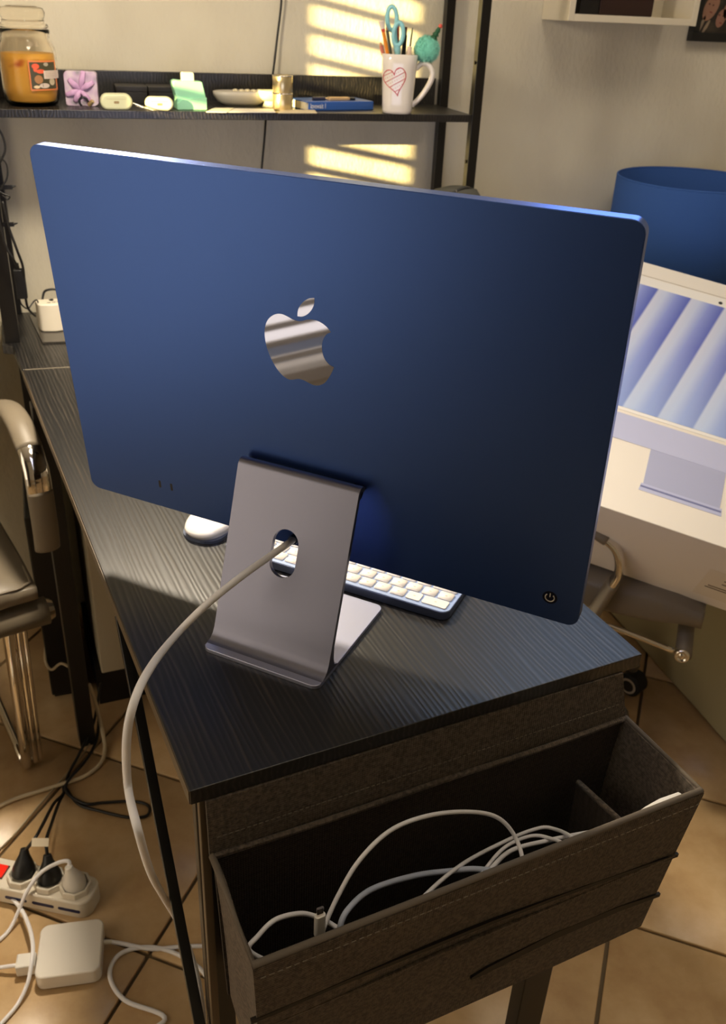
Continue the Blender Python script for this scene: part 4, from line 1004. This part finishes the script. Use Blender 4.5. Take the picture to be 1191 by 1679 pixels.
# local: -Y faces the photographer, +X to the right
MH = .0975
def mr_(z): return .0272+.0055*(z/MH)**1.2
SQ = 2.9
pr_ = [(0, 0), (.024, 0), (.0262, .0015)]+[(mr_(z), z) for z in (.006, .02, .04, .06, .08, MH-.001)]+[(mr_(MH)-.001, MH), (mr_(MH)-.003, MH-.001)]+[(mr_(z)-.0035, z) for z in (.08, .05, .02)]+[(.02, .008), (0, .008)]
obj('body', lathe(B(), pr_, 48, None, SQ), mat('mug_glaze', (240, 232, 220), .12, coat=.4), mug, smooth=True)
mgz = MATS['mug_glaze']
obj('handle', tube(B(), [(.0295, 0, .074), (.040, 0, .083), (.052, 0, .082), (.060, 0, .070), (.058, 0, .055), (.048, 0, .037), (.036, 0, .022), (.0255, 0, .014)], [.0045, .0048, .005, .005, .005, .0048, .0046, .0045], 14, 8, sy=1.35, up=(0, 1, 0)), mgz, mug, smooth=True)
def on_mug(x, z):
    # x: horizontal distance from centre on the front face
    r_ = mr_(z); c_ = min(.999, abs(x)/r_); y = r_*(1-c_**SQ)**(1/SQ); return V3(x, -y-.0003, z)
red = mat('red_ink', (206, 60, 66), .5)
rot = .22
def hpnt(t, s=1.):
    x = 16*sin(t)**3; y = 13*cos(t)-5*cos(2*t)-2*cos(3*t)-cos(4*t)
    x *= .00125*s; y *= .00155*s
    xr = x*cos(rot)-y*sin(rot); yr = x*sin(rot)+y*cos(rot)
    return (xr-.006, yr+.056)
ht = obj('heart_outline', tube(B(), [on_mug(*hpnt(2*pi*i/60)) for i in range(61)], .0007, 6, 1, caps=False), red, mug)
def hline(za, zb, nm='heart_stripe'):
    pts_ = []
    # chord across the heart, rising to the right
    import itertools
    inside = []
    for i in range(60):
        x = -.03+.055*i/59; z = za+(zb-za)*i/59
        # point in heart test
        poly = [hpnt(2*pi*k/48) for k in range(48)]; c_ = False
        for a, b in zip(poly, poly[1:]+poly[:1]):
            if (a[1] > z) != (b[1] > z) and x < (b[0]-a[0])*(z-a[1])/(b[1]-a[1])+a[0]: c_ = not c_
        if c_: inside.append((x, z))
    return inside
for za, zb in ((.070, .100), (.060, .088), (.048, .078), (.036, .067), (.024, .054)):
    ins = hline(za, zb)
    run = []
    for k, p in enumerate(ins):
        if run and abs(p[0]-run[-1][0]) > .003:
            if len(run) > 2: obj('heart_stripe', tube(B(), [on_mug(*q) for q in run], .0005, 6, 1), red, ht)
            run = []
        run.append(p)
    if len(run) > 2: obj('heart_stripe', tube(B(), [on_mug(*q) for q in run], .0005, 6, 1), red, ht)
bm = B()
for za, zb in ((.054, .083), (.042, .0725), (.030, .060), (.065, .094)):
    for p in hline(za, zb)[2:-2:4]: sphere(bm, on_mug(*p), .00065, u=6, v=4)
o = obj('heart_dots', bm, red, ht); o['kind'] = 'stuff'
# in the mug: scissors, pencils, pens
scm = mat('aqua_handle', (150, 214, 220), .4)
sc_ = thing('scissors', 'scissors with aqua loop handles standing in the mug', 'scissors', mw=mug.matrix_basis)
def loop(cx, cz, rx, rz, tilt, y):
    pts_ = []
    for i in range(29):
        a = 2*pi*i/28; x = rx*cos(a); z = rz*sin(a); pts_.append((cx+x*cos(tilt)-z*sin(tilt), y, cz+x*sin(tilt)+z*cos(tilt)))
    return pts_
h1 = obj('handle', tube(B(), loop(-.0175, .152, .0085, .0185, .08, .004), .0040, 12, 1, caps=False), scm, sc_, smooth=True)
h2 = obj('handle', tube(B(), loop(-.0050, .128, .0085, .0180, -.05, -.006), .0040, 12, 1, caps=False), scm, sc_, smooth=True)
obj('shank', tube(B(), [(-.0115, .003, .137), (-.0105, .0, .120), (-.004, 0, .09), (-.002, 0, .05)], [.004, .0045, .005, .003], 10, 4), scm, sc_, smooth=True)
obj('shank', tube(B(), [(-.0060, -.006, .114), (-.005, -.004, .105), (-.003, -.002, .08)], [.005, .0055, .004], 10, 4), scm, sc_, smooth=True)
obj('blade', tube(B(), [(-.003, 0, .085), (0, 0, .018)], [.005, .001], 8, 1, sy=.3), chrome, sc_)
def stick(nm, label, cat, p, q, parts):
    t = thing(nm, label, cat, mw=mug.matrix_basis @ Matrix.Translation(p))
    d = Vector(q)-Vector(p)
    for pn, t0, t1, r_, mt in parts:
        obj(pn, tube(B(), [d*t0, d*t1], r_, 8, 1), mt, t)
    return t
woodm = mat('pencil_wood', (214, 160, 110), .6); orange = mat('orange_paint', (236, 142, 36), .35); pinkr = mat('pink_rubber', (222, 120, 104), .6)
stick('pencil', 'orange pencil with a white figure on its end, in the mug', 'pencil', (.0, -.016, .012), (-.0335, -.016, .140), [('barrel', 0, .93, .0032, orange), ('ferrule', .93, .965, .0036, mat('ferrule_red', (206, 70, 54), .4)), ('topper', .965, 1.06, [.004, .0055], mat('topper_white', (232, 220, 206), .5))])
stick('pencil', 'pink and red striped pencil leaning left in the mug', 'pencil', (-.004, -.005, .012), (-.036, -.004, .114), [('barrel', 0, .95, .0035, mat('salmon_paint', (214, 128, 108), .45)), ('tip', .95, 1.0, [.0035, .0012], woodm)])
stick('pencil', 'dark grey pencil behind the orange one in the mug', 'pencil', (.002, .004, .012), (-.0265, .004, .140), [('barrel', 0, .95, .003, mat('slate_paint', (80, 84, 70), .4)), ('tip', .95, 1.0, [.003, .001], woodm)])
stick('pen', 'black pen standing right of the scissors in the mug', 'pen', (.004, .006, .012), (.0075, .006, .140), [('barrel', 0, .9, .0038, black), ('clip_end', .9, 1.0, .003, mat('pen_brown', (92, 44, 34), .4))])
stick('marker', 'brown marker behind the scissors in the mug', 'marker', (0, .010, .012), (-.0085, .012, .150), [('barrel', 0, .8, .004, mat('marker_brown', (150, 70, 52), .4)), ('cap', .8, 1.0, .0043, mat('marker_cap', (198, 96, 70), .4))])
stick('brush', 'thin black brush standing by the pompom in the mug', 'brush', (.010, -.004, .012), (.0195, -.002, .139), [('handle', 0, .9, .0016, black), ('tip', .9, 1.0, [.0018, .0008], mat('brush_green', (64, 96, 70), .5))])
stick('highlighter', 'short cream marker just above the mug rim', 'marker', (.012, -.012, .012), (.0165, -.014, .110), [('barrel', 0, .85, .0048, mat('cream_marker', (228, 200, 170), .5)), ('cap', .85, 1.0, .0042, mat('cream_marker_cap', (236, 210, 186), .5))])
# pompom pen
pm = thing('pompom_pen', 'pen topped by a fluffy mint pompom with a tiny green tree, in the mug', 'pen', mw=mug.matrix_basis @ Matrix.Translation((.014, .002, .012)))
obj('stem', tube(B(), [(0, 0, 0), (.017, .002, .080)], .0028, 8, 1), whitem, pm)
PC = V3(.033, .001, .094); fuzz = mat('mint_fluff', (126, 214, 188), .9, sheen=.6)
bm = B(); sphere(bm, PC, .0215, 1.02, 1, 1, 40, 28)
for v in bm.verts:
    d = (v.co-PC); v.co = PC + d*(1+.05*random.uniform(-1, 1)+.04*sin(d.x*600)*sin(d.z*500+d.y*400))
pp = obj('pompom', bm, fuzz, pm, smooth=True)
bm = B()
for i in range(2600):
    a = random.uniform(0, 2*pi); z = random.uniform(-1, 1); s = math.sqrt(1-z*z); d = V3(s*cos(a), s*sin(a), z)
    o1 = d.orthogonal().normalized()*.0005; p = PC+d*.0205; q = PC+d*(.0205+random.uniform(.002, .0046))+V3(random.uniform(-1, 1), random.uniform(-1, 1), random.uniform(-1, 1))*.001
    vs = [bm.verts.new(p+o1), bm.verts.new(p-o1), bm.verts.new(q)]; bm.faces.new(vs)
o = obj('fluff', bm, fuzz, pp, recalc=False); o['kind'] = 'stuff'
gt = mat('tree_green', (38, 96, 62), .6)
for k in range(3):
    obj('tree_tier', lathe(B(), [(0, 0), (.0085-.0018*k, 0), (.002, .009), (0, .009)], 9, Matrix.Translation(PC+V3(.0105+.003*k, 0, .017+.0058*k)) @ Matrix.Rotation(.45, 4, 'Y')), gt, pm)
obj('tree_ball', sphere(B(), PC+V3(.0215, 0, .0375), .0038, u=10, v=8), mat('coral_ball', (224, 96, 80), .5), pm, smooth=True)
sphere(bm := B(), (0, 0, 0), .0022)
o = tag(obj('silver_bead', bm, chrome, smooth=True), 'tiny silver bead on the shelf at the foot of the mug handle', 'bead'); o.location = onsh(678, 178)+V3(0, 0, .0022)

# ------------------------------------------------------------------ wall box and picture, top right
bx0, bx1, zb = .928, 1.262, 1.2925; yf = 1.784
wbx = thing('wall_box', 'white open box shelf mounted on the back wall at the top right', 'wall shelf', ((bx0+bx1)/2, Y1, zb))
wm_ = mat('shelf_white', (226, 216, 192), .5); tk = .0125
xr = aty(1146, 20, yf).x
obj('side_panel', box(B(), bx0, bx0+tk, yf, Y1-.001, zb, zb+.30), wm_, wbx, local=False, bevel=.0008)
obj('side_panel', box(B(), xr-tk, xr, yf, Y1-.001, zb, zb+.30), wm_, wbx, local=False, bevel=.0008)
obj('bottom_panel', box(B(), bx0+tk, xr-tk, yf, Y1-.001, zb, zb+tk), wm_, wbx, local=False, bevel=.0008)
obj('top_panel', box(B(), bx0+tk, xr-tk, yf, Y1-.001, zb+.30-tk, zb+.30), wm_, wbx, local=False, bevel=.0008)
obj('back_board', box(B(), bx0+tk, xr-tk, Y1-.006, Y1-.001, zb+tk, zb+.30-tk), wm_, wbx, local=False)
for k, (pa_, pb_, c_) in enumerate((((952, 12), (983, 12), (14, 9, 8)), ((984, 12), (1072, 12), (44, 22, 16)))):
    a = aty(*pa_, 1.82).x; b = aty(*pb_, 1.82).x
    t = thing('dark_book', ('narrow black box' if k == 0 else 'wide dark brown box') + ' standing inside the white wall shelf', 'box', ((a+b)/2, 1.85, zb+tk))
    obj('cover', box(B(), a, b, 1.82, 1.885, zb+tk, zb+.2), mat('dark%d' % k, c_, .5), t, local=False, bevel=.002)
    obj('lid_line', box(B(), a, b, 1.819, 1.8205, zb+.15, zb+.153), black, t, local=False)
fr = thing('picture_frame', 'black framed family photograph on the wall, right of the white box shelf', 'picture', (1.50, Y1, 1.26))
fx, fz_, ft = 1.272, 1.264, .017
for (a, b, c_, d) in ((fx, fx+.5, fz_, fz_+ft), (fx, fx+ft, fz_+ft, fz_+.4), (fx+.5-ft, fx+.5, fz_+ft, fz_+.4), (fx, fx+.5, fz_+.4, fz_+.4+ft)):
    obj('frame_bar', box(B(), a, b, Y1-.018, Y1-.001, c_, d), black, fr, local=False, bevel=.001)
phm = mat('photo_print', (52, 44, 34), .35)
n_ = N(phm, 'ShaderNodeTexNoise', Scale=24., Detail=3.); L(phm, coords(phm), n_.inputs[0]); ramp(phm, n_.outputs[0], [(.4, (38, 31, 25)), (.6, (64, 56, 46)), (.75, (104, 88, 72))])
ph = obj('photograph', box(B(), fx+ft, fx+.5-ft, Y1-.012, Y1-.006, fz_+ft, fz_+.4), phm, fr, local=False)
def blob(x, z, rx, rz, col, nm, tilt=0, y=Y1-.0124):
    bm = B(); vs = []
    for k in range(20):
        a = 2*pi*k/20; p, q = rx*cos(a), rz*sin(a); vs.append(bm.verts.new((x+p*cos(tilt)-q*sin(tilt), y, z+p*sin(tilt)+q*cos(tilt))))
    bm.faces.new(vs); return obj(nm, bm, mat(nm+str(col[0]), col, .4), ph, local=False, recalc=False)
def pw(px, py): v = aty(px, py, Y1-.0124); return v.x, v.z
for (px, py, rx, rz, tl, c1) in ((1167, 12, .016, .027, -.45, (164, 122, 100)), (1183, 30, .011, .018, -.3, (156, 112, 94)), (1195, 18, .012, .016, 0, (166, 120, 102))):
    x, z = pw(px, py); blob(x, z, rx, rz, c1, 'printed_face', tl)
    blob(x+.004, z+.004, .0022, .0016, (80, 40, 30), 'printed_eye', 0, Y1-.0126); blob(x-.006, z+.006, .0022, .0016, (80, 40, 30), 'printed_eye', 0, Y1-.0126)
    blob(x+.001, z-.009, .004, .0014, (130, 60, 50), 'printed_mouth', -.3, Y1-.0126)
for (px, py, rx, rz, tl) in ((1151, 40, .0035, .018, -.35), (1158, 44, .0035, .015, -.5)):
    x, z = pw(px, py); blob(x, z, rx, rz, (150, 132, 110), 'printed_collar', tl)
